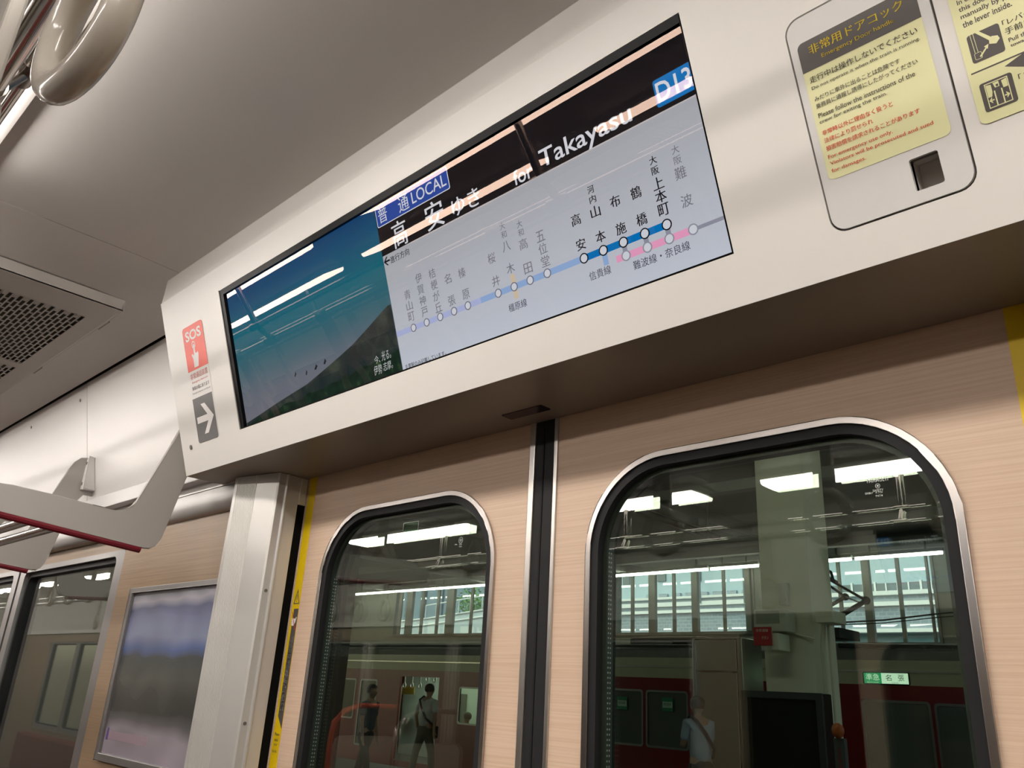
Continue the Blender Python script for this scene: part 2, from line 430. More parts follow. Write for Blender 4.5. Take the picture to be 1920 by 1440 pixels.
# casing as plates, so the display and the cover sit in real openings
lid = rr(-.2748, -.1428, .0404, .2620, .016, 6)
disp = [(-1.4405, .0568), (-.3790, .0568), (-.3790, .3345), (-1.4405, .3345)]
TL = .380                                       # slope length of the face
m.prism(FACE, [(HX0, 0), (HX1, 0), (HX1, TL), (HX0, TL)], 0, -.012, [disp, lid])
m.build('face_panel', WHITE, header)
p = header_prof()
m = MB()
m.extr([(.586, ZC + .003), (.5845, .7565), (.5965, .761), (.598, ZC + .003)], HX0, HX1); m.build('top_chamfer', WHITE, header)
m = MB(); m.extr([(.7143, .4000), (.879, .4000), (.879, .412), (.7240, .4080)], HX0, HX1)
m.build('soffit', mat('soffit_shaded', (0.27, 0.228, 0.185), 0.36, spec=.45, var=.01), header)  # underside colour darkened to deepen the shade beneath the white header
m = MB(); m.bm.faces.new([m.bm.verts.new((HX0 + .0, y, z)) for y, z in p]); m.build('end_cap', WHITE, header)
m = MB(); m.bm.faces.new([m.bm.verts.new((HX1, y, z)) for y, z in p]); m.build('end_cap', WHITE, header)
# header corner fill between face and wall
m = MB(); m.box((HX0, .797, .4), (HX0 + .002, .82, .79)); m.build('end_cap', WHITE, header)
# screws
def screw(fr, a, b, parent, r=.005, name='screw'):
    m = MB().disc(fr, a, b, r, 0, .0015, 18); m.box(fr(a, b, .0016) - Vector((.0004, .0004, r * .7)), fr(a, b, .0016) + Vector((.0004, .0004, r * .7)))
    return m.build(name, mat('screw_steel', (0.25, 0.23, 0.21), 0.35, metal=.9), parent)
screw(FACE, -1.6517, .0562, header); screw(FACE, .05, .0562, header)
# small sensor window and a dark hole in the soffit
SOF = Frm((0, 0, .400), (1, 0, 0), (0, 1, 0), (0, 0, -1))
m = MB().prism(SOF, rr(-.850, -.768, .819, .842, .003, 3), 0, .0012); m.build('sensor_window', mat('sensor_violet', (0.035, 0.02, 0.03), 0.2), header)
m = MB().disc(SOF, .0035 - .105, .765, .010, 0, .001); m.build('lock_hole', VOID, header)

# emergency cock cover
LIDM = mat('lid_white', (0.70, 0.69, 0.67), 0.38, var=.01)
cock = empty('emergency_cock_cover', FACE(-.208, .04), 'rounded white lid with the yellow emergency door handle sticker, right of the display', 'hatch cover')
fin = rr(-.1934, -.1686, .0539, .0840, .0018, 3)
m = MB().prism(FACE, rr(-.2728, -.1448, .0424, .2600, .0145, 6), .0008, -.009, [fin]); m.build('lid', LIDM, cock)
m = MB().prism(FACE, lid, -.004, -.012, [fin]); m.build('groove', mat('groove_brown', (0.09, 0.075, 0.065), 0.6), cock)
m = MB().fbox(FACE, -.194, -.168, .053, .085, -.030, -.032)
m.fbox(FACE, -.1945, -.1934, .053, .085, -.009, -.031); m.fbox(FACE, -.1686, -.1675, .053, .085, -.009, -.031)
m.fbox(FACE, -.194, -.168, .0840, .0850, -.009, -.031); m.fbox(FACE, -.194, -.168, .0528, .0539, -.009, -.031)
m.build('finger_recess', mat('recess_grey', (0.62, 0.59, 0.55), 0.6), cock)
PALE = mat('sticker_pale_yellow', (0.80, 0.79, 0.45), 0.42, var=.01)
DARK = mat('sticker_dark_brown', (0.085, 0.075, 0.07), 0.5)
INKR = mat('sticker_red_ink', (0.75, 0.05, 0.035), 0.5)
INKY = mat('sticker_yellow_ink', (0.85, 0.66, 0.03), 0.5)
st = MB().prism(FACE, rr(-.2655, -.1538, .0928, .2345, .006, 5), .0009, .0012).build('sticker', PALE, cock)
m = MB(); o = rr(-.2655, -.1538, .0928, .2345, .006, 5); o = [p_ for p_ in o if p_[1] > .2]; o += [(-.2655, .2043), (-.1538, .2043)]
m.prism(FACE, o, .0012, .0014); m.build('sticker_heading', DARK, st)
D_ = .0017
write('heading_writing', FACE, [('非常用ドアコック', -.2105, .2240, .089, .0095), ('Emergency Door handle', -.2105, .2128, .068, .0052)], INKY, st, D_, .008)
write('warning_writing', FACE, [
    ('走行中は操作しないでください', -.2608, .1950, .101, .0066, 'L'),
    ('Do not operate it when the train is running.', -.2608, .1862, .1015, .0042, 'L'),
    ('みだりに車外に出ることは危険です', -.2606, .1752, .081, .0050, 'L'),
    ('乗務員に通報し誘導にしたがってください', -.2608, .1678, .095, .0050, 'L'),
    ('Please follow the instructions of the', -.2608, .1580, .0905, .0048, 'L'),
    ('crew for exiting the train.', -.2611, .1512, .0645, .0046, 'L')], DARK, st, D_, .008)
write('penalty_writing', FACE, [
    ('非常時以外に理由なく扱うと', -.2612, .1402, .067, .0050, 'L'),
    ('法律により罰せられ', -.2611, .1322, .047, .0050, 'L'),
    ('損害賠償を請求されることがあります', -.2611, .1240, .087, .0050, 'L'),
    ('For emergency use only.', -.2611, .1148, .061, .0048, 'L'),
    ('Violators will be prosecuted and sued', -.2606, .1082, .0945, .0046, 'L'),
    ('for damages.', -.2610, .1008, .033, .0046, 'L')], INKR, st, D_, .008)

# second sticker, cut by the frame
s2 = MB().prism(FACE, rr(-.1312, .052, .0895, .3050, .006, 5), .0004, .0008).build('instruction_sticker', PALE)
tag(s2, 'pale yellow door opening instructions sticker, right of the rounded hatch lid', 'sticker')
for it_ in [
    ('ドアを手で開ける方法', -.1251, .262, .11, .008, 'L'),
    ('In case of emergency,', -.1251, .2005, .052, .0058, 'L'), ('this door can be opened', -.1251, .1938, .062, .0056, 'L'),
    ('manually by pulling', -.1251, .1872, .049, .0056, 'L'), ('the lever inside.', -.1252, .1802, .038, .0054, 'L'),
    ('「レバー」を', -.0972, .1665, .034, .0054, 'L'), ('手前に引く', -.0968, .1590, .032, .0058, 'L'),
    ('Pull the lever', -.0960, .1508, .028, .0036, 'L'), ('toward you.', -.0958, .1455, .024, .0036, 'L'),
    ('「ドア」を手で開ける', -.0962, .1170, .060, .0060, 'L'), ('Open the door by hand.', -.0935, .1010, .05, .0042, 'L')]: write('instruction_writing', FACE, [it_], DARK, s2, .0010, .015)
m = MB().prism(FACE, rr(-.1250, -.0998, .1436, .1692, .0022, 3), .0008, .0010); ic = m.build('lever_pictogram', DARK, s2)
m = MB(); q = lambda a, b: (-.125 + a * .0252, .1436 + b * .0256)
m.prism(FACE, [q(.28, 1), q(.4, 1), q(.72, .62), q(.62, .56)], .001, .0012)
m.prism(FACE, [q(.60, .44), q(.80, .36), q(.93, .48), q(.89, .60), q(.72, .66), q(.62, .56)], .001, .0012)
m.prism(FACE, [q(.24, .17), q(.47, .38), q(.43, .43), q(.58, .46), q(.52, .30), q(.50, .34), q(.28, .13)], .001, .0012)
for o_, i_ in ((rr(-.1225, -.1168, .1460, .1520, .001, 2), rr(-.1222, -.1171, .1463, .1517, .0008, 2)),):
    m.prism(FACE, o_, .001, .0012, [i_])
for xx in (.11, .2): m.prism(FACE, [q(xx, 1), q(xx + .015, 1), q(xx + .035, .34), q(xx + .02, .34)], .001, .0012)
m.build('pictogram_lines', PALE, ic)
m = MB().fbox(FACE, -.1285, .048, .1354, .1366, .0008, .0010)
m.prism(FACE, [(-.0940, .1356), (-.0900, .1356), (-.0900, .1352), (-.1036, .1310), (-.0870, .1225), (-.0700, .1310), (-.0760, .1310), (-.0760, .1356)], .0008, .0010)
m.build('divider_arrow', DARK, s2)
m = MB().prism(FACE, rr(-.1252, -.1002, .0988, .1246, .0022, 3), .0008, .0010); ic = m.build('door_pictogram', DARK, s2)
q = lambda a, b: (-.1252 + a * .025, .0988 + b * .0258)
m = MB(); m.prism(FACE, [q(.14, .08), q(.86, .08), q(.86, .93), q(.14, .93)], .001, .0012, [[q(.17, .11), q(.83, .11), q(.83, .9), q(.17, .9)]])
m.prism(FACE, [q(.18, .45), q(.30, .45), q(.34, .6), q(.34, .85), q(.18, .88)], .001, .0012)
m.prism(FACE, [q(.68, .60), q(.82, .60), q(.82, .88), q(.66, .85)], .001, .0012)
m.prism(FACE, [q(.38, .1), q(.42, .1), q(.42, .62), q(.38, .60)], .001, .0012); m.prism(FACE, [q(.60, .1), q(.64, .1), q(.64, .60), q(.60, .62)], .001, .0012)
m.prism(FACE, [q(.44, .7), q(.58, .7), q(.58, .88), q(.40, .88)], .001, .0012, [[q(.48, .72), q(.55, .72), q(.55, .8), q(.48, .8)]])
for s_ in (1, -1):
    c = .5; w = lambda a, b: q(c + s_ * (a - c), b)
    m.prism(FACE, [w(.72, .22), w(.82, .33), w(.72, .44), w(.72, .38), w(.77, .33), w(.72, .28)], .001, .0012)
    m.prism(FACE, [w(.66, .31), w(.78, .31), w(.78, .35), w(.66, .35)], .001, .0012)
m.build('pictogram_lines', PALE, ic)

# SOS and arrow sticker, left of the display
sos = MB().prism(FACE, rr(-1.6145, -1.5258, .0580, .3010, .008, 5), .0003, .0005).build('sos_sticker', mat('sticker_white', (0.78, 0.76, 0.73), 0.4))
tag(sos, 'tall sticker with red SOS sign and grey arrow, left end of the display header', 'sticker')
m = MB(); o = [p_ for p_ in rr(-1.6145, -1.5258, .12, .3012, .008, 5) if p_[1] > .2] + [(-1.6145, .2078), (-1.5258, .2078)]
m.prism(FACE, o, .0005, .0007); rp = m.build('red_panel', mat('sos_red', (0.82, 0.10, 0.07), 0.42), sos)
WINK = mat('white_ink', (0.85, 0.82, 0.80), 0.45)
write('sos_writing', FACE, [('SOS', -1.5700, .2805, .068, .0215)], WINK, rp, .0009, .03)
m = MB(); q = lambda a, b: (-1.5745 + a * .001, .2125 + b * .001)
m.prism(FACE, [q(-9, 0), q(9, 0), q(16, 26), q(14, 30), q(9, 28), q(3.5, 29), q(3.5, 46), q(0, 49), q(-3.5, 46), q(-3.5, 24), q(-11, 30), q(-14, 27), q(-9, 18)], .0007, .0009)
m.disc(FACE, -1.5745, .2590, .0078, .0007, .0009, 20, .0055)
m.build('pointing_hand', WINK, rp)
write('intercom_writing', FACE, [('非常通話装置', -1.5702, .1965, .075, .0125), ('Emergency Intercom', -1.5702, .1835, .068, .0055)], mat('dull_red_ink', (0.62, 0.10, 0.09), 0.5), sos, .0007, .01)
write('place_writing', FACE, [('車両の端にあります', -1.5702, .1715, .074, .0085), ('Emergency Intercom is at the end', -1.5702, .1610, .076, .0045)], DARK, sos, .0007, .005)
m = MB(); o = [p_ for p_ in rr(-1.6142, -1.5290, .0580, .30, .006, 5) if p_[1] < .1] + [(-1.5290, .1506), (-1.6142, .1506)]
m.prism(FACE, o, .0005, .0007); gp = m.build('arrow_panel', mat('arrow_grey', (0.115, 0.11, 0.11), 0.45), sos)
m = MB(); q = lambda a, b: (-1.5720 + a, .1040 + b)
m.prism(FACE, [q(-.034, -.0065), q(.012, -.0065), q(-.0105, -.031), q(.006, -.031), q(.037, 0), q(.006, .031), q(-.0105, .031), q(.012, .0065), q(-.034, .0065)], .0007, .0009)
m.build('arrow', WINK, gp)

# ------------------------------------------------------------------ information display
scr = empty('information_display', FACE(-.91, .058), 'wide passenger information screen showing the route map, set in the white header', 'display screen')
SX0, SX1, SB, ST = -1.4395, -.3800, .0578, .3335
m = MB().prism(FACE, [(SX0, SB), (SX1, SB), (SX1, ST), (SX0, ST)], .0006, -.008, [[(SX0 + .013, SB + .0012), (SX1 - .0006, SB + .0012), (SX1 - .0006, ST - .0105), (SX0 + .013, ST - .0105)]])
m.build('bezel', BLACK, scr)
m = MB().fbox(FACE, SX0 - .0025, SX0 - .0003, SB - .001, ST + .001, -.002, .0022); m.build('edge_trim', mat('trim_grey', (0.45, 0.44, 0.42), 0.35, metal=.4), scr)
PX = -.9483; HB = .2418; PD = -.0062
def screen_mat(name, stops, k, z0, z1, noise=0.0, nscale=20.0, axis=2):
    if name in MATS: return MATS[name]
    mm = mat(name, (0.003, 0.003, 0.003), 0.6, spec=0)
    n = mm.node_tree.nodes; l = mm.node_tree.links; b = n['Principled BSDF']
    tc = n.new('ShaderNodeTexCoord'); sx = n.new('ShaderNodeSeparateXYZ'); mr = n.new('ShaderNodeMapRange')
    no = n.new('ShaderNodeTexNoise'); no.inputs['Scale'].default_value = nscale; no.inputs['Detail'].default_value = 5
    l.new(tc.outputs['Object'], sx.inputs[0]); l.new(tc.outputs['Object'], no.inputs[0])
    mr.inputs[1].default_value = z0; mr.inputs[2].default_value = z1
    l.new(sx.outputs[axis], mr.inputs[0])
    ad = n.new('ShaderNodeMath'); ad.operation = 'MULTIPLY_ADD'; ad.inputs[1].default_value = noise * 2
    sb = n.new('ShaderNodeMath'); sb.operation = 'SUBTRACT'; sb.inputs[1].default_value = noise
    l.new(no.outputs[0], ad.inputs[0]); l.new(mr.outputs[0], ad.inputs[2]); l.new(ad.outputs[0], sb.inputs[0])
    cr = n.new('ShaderNodeValToRGB'); e = cr.color_ramp.elements
    e[0].position, e[0].color = stops[0][0], tuple(stops[0][1]) + (1,)
    e[1].position, e[1].color = stops[-1][0], tuple(stops[-1][1]) + (1,)
    for p_, c_ in stops[1:-1]:
        x = e.new(p_); x.color = tuple(c_) + (1,)
    l.new(sb.outputs[0], cr.inputs[0]); l.new(cr.outputs[0], b.inputs['Emission Color']); b.inputs['Emission Strength'].default_value = k
    return mm
# object coordinates of the parts are measured from the thing's base: z runs 0 .. .26
SKY = screen_mat('screen_sky_picture', [(0, s2l((120, 118, 128))), (.22, s2l((104, 112, 124))), (.40, s2l((60, 104, 118))), (.62, s2l((18, 104, 122))), (.85, s2l((12, 82, 118))), (1, s2l((14, 62, 110)))], .85, 0, .258, .05, 7)
m = MB().fbox(FACE, SX0 + .0130, PX, SB + .0012, ST - .0105, PD - .001, PD); pic = m.build('landscape_picture', SKY, scr)
HILL = screen_mat('screen_hillside', [(.25, s2l((30, 42, 46))), (.5, s2l((44, 54, 52))), (.62, s2l((66, 74, 66))), (.8, s2l((40, 62, 48)))], .8, -1.5, 1.9, .42, 26)
ridge = [(-.9487, .1655), (-.9560, .1655), (-.9705, .1612), (-1.0000, .1500), (-1.0229, .1419), (-1.0600, .1290), (-1.1046, .1177), (-1.1500, .1070), (-1.2064, .0944), (-1.2600, .0880), (-1.3228, .0801), (-1.3700, .0730), (-1.4255, .0655), (-1.4255, SB + .0013), (-.9487, SB + .0013)]
m = MB().prism(FACE, ridge, PD, PD + .0002); m.build('picture_hill', HILL, pic)
FORE = screen_mat('screen_foreground', [(.2, s2l((18, 34, 26))), (.5, s2l((30, 52, 40))), (.7, s2l((70, 92, 54))), (.9, s2l((120, 128, 60)))], .75, -1.5, 2.2, .45, 60)
fg = [(-.9487, .094)] + [(-.9487 - i * .0185, .094 - i * .0012 + random.uniform(-.004, .004)) for i in range(1, 26)] + [(-1.4255, SB + .0013), (-.9487, SB + .0013)]
fg = [(a, max(b, SB + .0014)) for a, b in fg]
m = MB().prism(FACE, fg, PD + .0002, PD + .0004); m.build('picture_meadow', FORE, pic)
for a, b, w in ((-1.2368, .1192, .0035), (-1.2022, .1144, .003), (-1.1716, .1172, .0055), (-1.1434, .1203, .0045)):
    m = MB().prism(FACE, [(a - w, b - .003), (a - w * .2, b - .0045), (a + w, b + .0005), (a + w * .3, b + .0045), (a - w * .3, b + .001)], PD, PD + .0003)
    m.build('picture_glider', emis('screen_dark_marks', s2l((34, 38, 46)), .8), pic)
write('picture_caption', FACE, [('今、', -1.004, .0905, .014, .0125), ('光る。', -.981, .0925, .024, .0150), ('伊勢', -1.006, .0745, .021, .0150), ('志摩。', -.981, .0755, .024, .0135)],
      emis('screen_caption_white', s2l((205, 208, 206)), .9), pic, PD + .0008, -.004, .25)
# lit grey-white map area
WHT = screen_mat('screen_map_white', [(0, s2l((198, 203, 214))), (.5, s2l((184, 187, 196))), (1, s2l((168, 169, 174)))], .90, 0, .19, .08, 4)
m = MB().fbox(FACE, PX + .0006, SX1 - .0006, SB + .0012, HB, PD - .001, PD); mapa = m.build('route_map', WHT, scr)
m = MB().fbox(FACE, PX, SX1 - .0006, HB, ST - .0105, PD - .001, PD); hb = m.build('destination_bar', emis('screen_black', (0.004, 0.004, 0.006), 1.0), scr)
def line(a0, b0, a1, b1, w):
    dx, dy = a1 - a0, b1 - b0; L = math.hypot(dx, dy); nx, ny = -dy / L * w / 2, dx / L * w / 2
    return [(a0 + nx, b0 + ny), (a1 + nx, b1 + ny), (a1 - nx, b1 - ny), (a0 - nx, b0 - ny)]
E1, E2, E3, E4 = PD + .0003, PD + .0006, PD + .0009, PD + .0012
PALEB = emis('screen_pale_blue', s2l((140, 168, 210)), .95); LILAC = emis('screen_lilac', s2l((168, 176, 214)), .95)
BLUE = emis('screen_route_blue', s2l((0, 108, 178)), 1.0); PINK = emis('screen_pink', s2l((222, 150, 184)), 1.0)
GREYL = emis('screen_grey', s2l((140, 142, 156)), .95); TANL = emis('screen_tan', s2l((204, 186, 160)), .95)
INKB = emis('screen_ink_black', s2l((22, 22, 30)), .8); INKG = emis('screen_ink_grey', s2l((118, 118, 130)), .9); INKD = emis('screen_ink_dim', s2l((72, 72, 88)), .9)
RL = .1163
def strip(nm, pts, mt, w, z0=PD, z1=E1):
    m = MB().prism(FACE, line(*pts[:4], w), z0, z1); return m.build(nm, mt, mapa)
strip('route_line', (-.9475, RL, -.76, RL, .0083), LILAC, .0083); strip('route_line', (-.76, RL, -.5742, RL, .0083), PALEB, .0083)
strip('route_line', (-.5742, RL, -.4526, RL, .0086), BLUE, .0086)
strip('route_line', (-.5285, .0995, -.4218, .0995, .0084), PINK, .0084)
strip('route_line', (-.4218, .0995, -.3807, .0995, .0042), GREYL, .0042)
strip('branch_line', (-.6945, .1335, -.6945, .1000, .0078), TANL, .0078, PD - .0003, PD + .0002)
strip('branch_line', (-.5440, .1160, -.5440, .0980, .0075), PALEB, .0075, PD - .0003, PD + .0002)
for x in (-.514, -.4832, -.4530): strip('transfer_line', (x, RL, x, .0998), GREYL, .0065, E1, PD + .0004)
CW = emis('screen_circle_white', s2l((206, 208, 216)), .95)
def station(x, b, mt, r=.0062):
    m = MB().disc(FACE, x, b, r, E1, E3, 28, r * .78); o = m.build('station_ring', mt, mapa)
    m = MB().disc(FACE, x, b, r * .8, E1, E2, 28); m.build('station_dot', CW, mapa)
for x in (-.9062, -.8755, -.8450, -.8148, -.7857, -.7249, -.6947, -.6655, -.6353): station(x, RL, INKG)
for x in (-.5742, -.5440, -.5138, -.4830, -.4526): station(x, RL, INKB, .0066)
for x in (-.5140, -.4834, -.4532, -.4218): station(x, .0997, GREYL, .0064)
S1, S2 = .0155, .0105
names = [
 (INKG, [('青', -.9058, .1679, S1), ('山', -.9058, .1509, S1), ('町', -.9058, .1338, S1)]),
 (INKG, [('伊', -.8750, .1844, S1), ('賀', -.8750, .1671, S1), ('神', -.8750, .1498, S1), ('戸', -.8750, .1326, S1)]),
 (INKG, [('桔', -.8447, .1822, S1), ('梗', -.8447, .1650, S1), ('が', -.8447, .1478, S1), ('丘', -.8447, .1306, S1)]),
 (INKG, [('名', -.8147, .1647, S1), ('張', -.8147, .1322, S1)]), (INKG, [('榛', -.7847, .1641, S1), ('原', -.7847, .1328, S1)]),
 (INKG, [('桜', -.7243, .1658, S1), ('井', -.7243, .1335, S1)]),
 (INKG, [('大', -.6943, .2010, S2), ('和', -.6943, .1890, S2), ('八', -.6943, .1727, S1), ('木', -.6943, .1419, S1)]),
 (INKG, [('大', -.6645, .1932, S2), ('和', -.6645, .1815, S2), ('高', -.6645, .1657, S1), ('田', -.6645, .1326, S1)]),
 (INKG, [('五', -.6340, .1657, S1), ('位', -.6340, .1490, S1), ('堂', -.6340, .1323, S1)]),
 (INKB, [('高', -.5741, .1661, S1), ('安', -.5741, .1342, S1)]),
 (INKB, [('河', -.5434, .1938, S2), ('内', -.5434, .1815, S2), ('山', -.5434, .1655, S1), ('本', -.5434, .1338, S1)]),
 (INKB, [('布', -.5130, .1671, S1), ('施', -.5130, .1332, S1)]), (INKB, [('鶴', -.4827, .1663, S1), ('橋', -.4827, .1336, S1)]),
 (INKB, [('大', -.4519, .1935, S2), ('阪', -.4519, .1812, S2), ('上', -.4519, .1655, S1), ('本', -.4519, .1500, S1), ('町', -.4519, .1340, S1)]),
 (INKG, [('大', -.4217, .1935, S2), ('阪', -.4217, .1812, S2), ('難', -.4217, .1658, S1), ('波', -.4217, .1332, S1)])]
for mt, ch in names:
    write('station_name', FACE, [(c, a, b, (.55 if c in '' else .92) * s, (.12 if c in '' else .92) * s) for c, a, b, s in ch], mt, mapa, E4, .016 if mt is INKB else .006)
write('line_name', FACE, [('橿原線', -.6946, .0905, .033, .0108)], INKD, mapa, E4, .004)
write('line_name', FACE, [('信貴線', -.5551, .0913, .033, .0108)], INKD, mapa, E4, .004)
write('line_name', FACE, [('難波線・奈良線', -.4682, .0845, .077, .0108)], INKD, mapa, E4, .004)
write('direction_note', FACE, [('進行方向', -.9075, .2300, .0455, .0110)], INKB, mapa, E4, .008)
m = MB().prism(FACE, [(-.9465, .2318), (-.9395, .2385), (-.9368, .2385), (-.9425, .2330), (-.9325, .2330), (-.9325, .2306), (-.9425, .2306), (-.9368, .2251), (-.9395, .2251)], PD, E2)
m.build('direction_arrow', INKB, mapa)
write('footnote', FACE, [('主要駅のみ記載しています。', -.8935, .0632, .094, .0068)], INKB, mapa, E4, .008)
# destination bar
BW = emis('screen_writing_white', s2l((214, 214, 220)), .95)
m = MB().prism(FACE, rr(-.9465, -.7768, .2872, .3210, .003, 4), PD, E1, [rr(-.9453, -.7780, .2884, .3198, .0025, 4)]); bg = m.build('service_badge_border', BW, hb)
m = MB().prism(FACE, rr(-.9455, -.7778, .2882, .3200, .0025, 4), PD, PD + .0002); m.build('service_badge', emis('screen_badge_blue', s2l((42, 74, 158)), .9), hb)
for it_ in [('普', -.9290, .3035, .0215, .0235), ('通', -.8780, .3035, .0240, .0245), ('LOCAL', -.8200, .3030, .077, .0180)]: write('service_type', FACE, [it_], BW, hb, E4, .004)
for it_ in [('高', -.8985, .2625, .0330, .0400), ('安', -.8175, .2625, .0385, .0400), ('ゆき', -.7520, .2572, .0560, .0260),
                            ('for', -.6420, .2537, .0340, .0200), ('Takayasu', -.5385, .2565, .1440, .0305)]: write('destination', FACE, [it_], BW, hb, E4, .010)
m = MB().prism(FACE, rr(-.4320, -.3808, .2476, .2800, .003, 4), PD, E1); m.build('station_badge', emis('screen_station_blue', s2l((10, 110, 180)), 1.0), hb)
write('station_number', FACE, [('D13', -.4064, .2638, .0455, .0238)], BW, hb, E4, .012)
# glass over the whole screen
m = MB().prism(FACE, [(SX0 + .0125, SB + .001), (SX1 - .0004, SB + .001), (SX1 - .0004, ST - .0100), (SX0 + .0125, ST - .0100)], -.0030, -.0030)
m.build('cover_glass', COVER, scr)

# ------------------------------------------------------------------ door leaves
def make_leaf(w0, w1, x0, x1, wx0, wx1, label, hinge):
    """hinge -1: left leaf (yellow strip at its left), +1: right leaf"""
    t = empty('sliding_door_leaf', ((x0 + x1) / 2, .90, -1.46), label, 'train door', 'door leaves of the doorway')
    hole = rr(wx0 + .004, wx1 - .004, -.62, .3135, .125, 14)
    m = MB().prism(DOORF, [(x0, -1.46), (x1, -1.46), (x1, .43), (x0, .43)], 0, -.034, [hole]); m.build('panel', WOODP, t)
    m = MB().prism(DOORF, rr(wx0, wx1, -.624, .3175, .129, 14), -.001, .0035, [rr(wx0 + .0085, wx1 - .0085, -.6155, .3090, .1205, 14)])
    m.build('window_frame', FRAME, t, bevel=.0007)
    m = MB().prism(DOORF, rr(wx0 + .007, wx1 - .007, -.617, .3105, .122, 14), -.040, .0008, [rr(wx0 + .020, wx1 - .020, -.604, .2975, .109, 14)])
    m.build('gasket', RUB, t)
    fb = rr(wx0 + .018, wx1 - .018, -.606, .2995, .111, 14)
    m = MB().prism(DOORF, fb, -.011, -.0112); m.build('pane', PANE, t)
    m = MB().prism(DOORF, fb, -.026, -.0262); m.build('pane', PANE, t)
    m = MB().prism(DOORF, rr(wx0 + .017, wx1 - .017, -.607, .3005, .112, 14), -.0115, -.0255, [rr(wx0 + .027, wx1 - .027, -.597, .2905, .102, 14)])
    sp = m.build('spacer', mat('spacer_dark', (0.03, 0.035, 0.03), 0.4), t)
    # perforated spacer bar seen between the two panes: rows of tiny dots
    m = MB()
    for k in range(110):
        z = .19 - k * .0062
        for yy in (.8945, .8990):
            m.box((wx0 + .0268, yy, z), (wx0 + .0274, yy + .0018, z + .0022))
    d_ = m.build('spacer_dots', mat('spacer_dots', (0.45, 0.48, 0.44), 0.5), sp)
    return t
LG0, LG1 = -1.474, -.8415
left_leaf = make_leaf(0, 0, -1.4775, -.829, -1.385, -.9045, 'left sliding door leaf with the smaller looking rounded window, next to the steel post', -1)
right_leaf = make_leaf(0, 0, -.799, -.1525, -.7255, -.2430, 'right sliding door leaf whose rounded window shows the station column', 1)
for leaf, a0, a1, r0, r1 in ((left_leaf, -.8415, -.8305, -.8312, -.8135), (right_leaf, -.7915, -.7845, -.8132, -.7912)):
    m = MB().fbox(DOORF, a0, a1, -1.46, .43, -.020, .003); m.build('edge_strip', STEEL, leaf, bevel=.0012)
    m = MB().fbox(DOORF, r0, r1, -1.46, .43, -.030, .001); m.build('seal', RUB, leaf, bevel=.003)
m = MB().fbox(DOORF, -1.4700, -1.4445, -1.46, .43, 0, .0006); ys = m.build('yellow_strip', YEL, left_leaf)
m = MB().fbox(DOORF, -.1800, -.1540, -1.46, .43, 0, .0006); m.build('yellow_strip', YEL, right_leaf)
# warning sticker on the left strip
m = MB().prism(DOORF, [(-1.4610, .1375), (-1.4450, .1375), (-1.4450, -.0790), (-1.4625, -.0570)], .0006, .0008); wl_ = m.build('warning_label', DARK, ys)
write('warning_writing', DOORF, [(c, -1.4540, .080 - i * .0152, .0105, .0125) for i, c in enumerate('引きこまれにご注意')], WINK, ys, .0011, .01)
write('english_writing', DOORF, [('Please', -1.4570, -.088, .016, .0055), ('mind', -1.4570, -.0975, .012, .0055), ('your', -1.4570, -.107, .012, .0055), ('hands.', -1.4570, -.1165, .016, .0055)], DARK, ys, .0011)
m = MB().prism(DOORF, [(-1.4665, .1465), (-1.4455, .1465), (-1.4560, .1755)], .0006, .0008, [[(-1.4637, .1483), (-1.4483, .1483), (-1.4560, .1700)]])
m.fbox(DOORF, -1.4567, -1.4553, .1545, .1640, .0006, .0008); m.disc(DOORF, -1.456, .1515, .0009, .0006, .0008, 10); m.build('warning_triangle', DARK, ys)
m = MB()
m.prism(DOORF, [(-1.4625, .1065), (-1.4560, .1050), (-1.4500, .1120), (-1.4470, .1210), (-1.4490, .1225), (-1.4520, .1175), (-1.4530, .1190), (-1.4640, .1200), (-1.4640, .1175), (-1.4600, .1170), (-1.4645, .1160), (-1.4645, .1140), (-1.4600, .1140), (-1.4645, .1120), (-1.4645, .1100), (-1.4600, .1110), (-1.4635, .1085)], .0008, .0010)
m.build('hand_pictogram', WINK, ys)
m = MB().prism(DOORF, line(-1.4655, .1320, -1.4475, .0970, .0014), .0010, .0012); m.build('red_slash', mat('slash_red', (0.6, 0.01, 0.02), 0.5), ys)
# glazing marks etched on the panes
ETCH = mat('etched_mark', (0.55, 0.60, 0.55), 0.6)
PF = Frm((0, .8908, 0), (1, 0, 0), (0, 0, 1), (0, -1, 0))
def P_(u, v): p_ = at(u, v, .8908); return p_.x, p_.z
cx, cz = P_(1646, 915)
write('glazing_mark', PF, [('PAIRMULTI', P_(1645, 900)[0], P_(1645, 900)[1], .0225, .0040), ('SAFETY', cx, P_(1647, 917)[1] - .0012, .0115, .0026), ('KTN', P_(1648, 923)[0], P_(1648, 923)[1], .0070, .0022),
      ('SRBU', P_(1629, 925)[0], P_(1629, 925)[1], .0080, .0022), ('T4T4', P_(1648, 929.5)[0], P_(1648, 929.5)[1], .0080, .0022)], ETCH, right_leaf, 0, .01)
m = MB().disc(PF, cx, P_(1646, 911)[1], .0026, 0, .0002, 20, .0021); m.disc(PF, cx, P_(1646, 911)[1], .0010, 0, .0002, 12); m.build('glazing_emblem', ETCH, right_leaf)
cx, cz = P_(864, 1013)
m = MB().disc(PF, cx, cz, .0052, 0, .0002, 22, .0046); m.disc(PF, cx, cz, .0022, 0, .0002, 12, .0015); m.build('glazing_emblem', ETCH, left_leaf)
write('glazing_mark', PF, [('KTN', cx, P_(864, 1021)[1], .0062, .0020), ('T4T4', cx, P_(864, 1025)[1], .0070, .0020), ('SRBU', P_(855, 1021)[0], P_(855, 1021)[1], .0065, .0020)], ETCH, left_leaf, 0, .01)
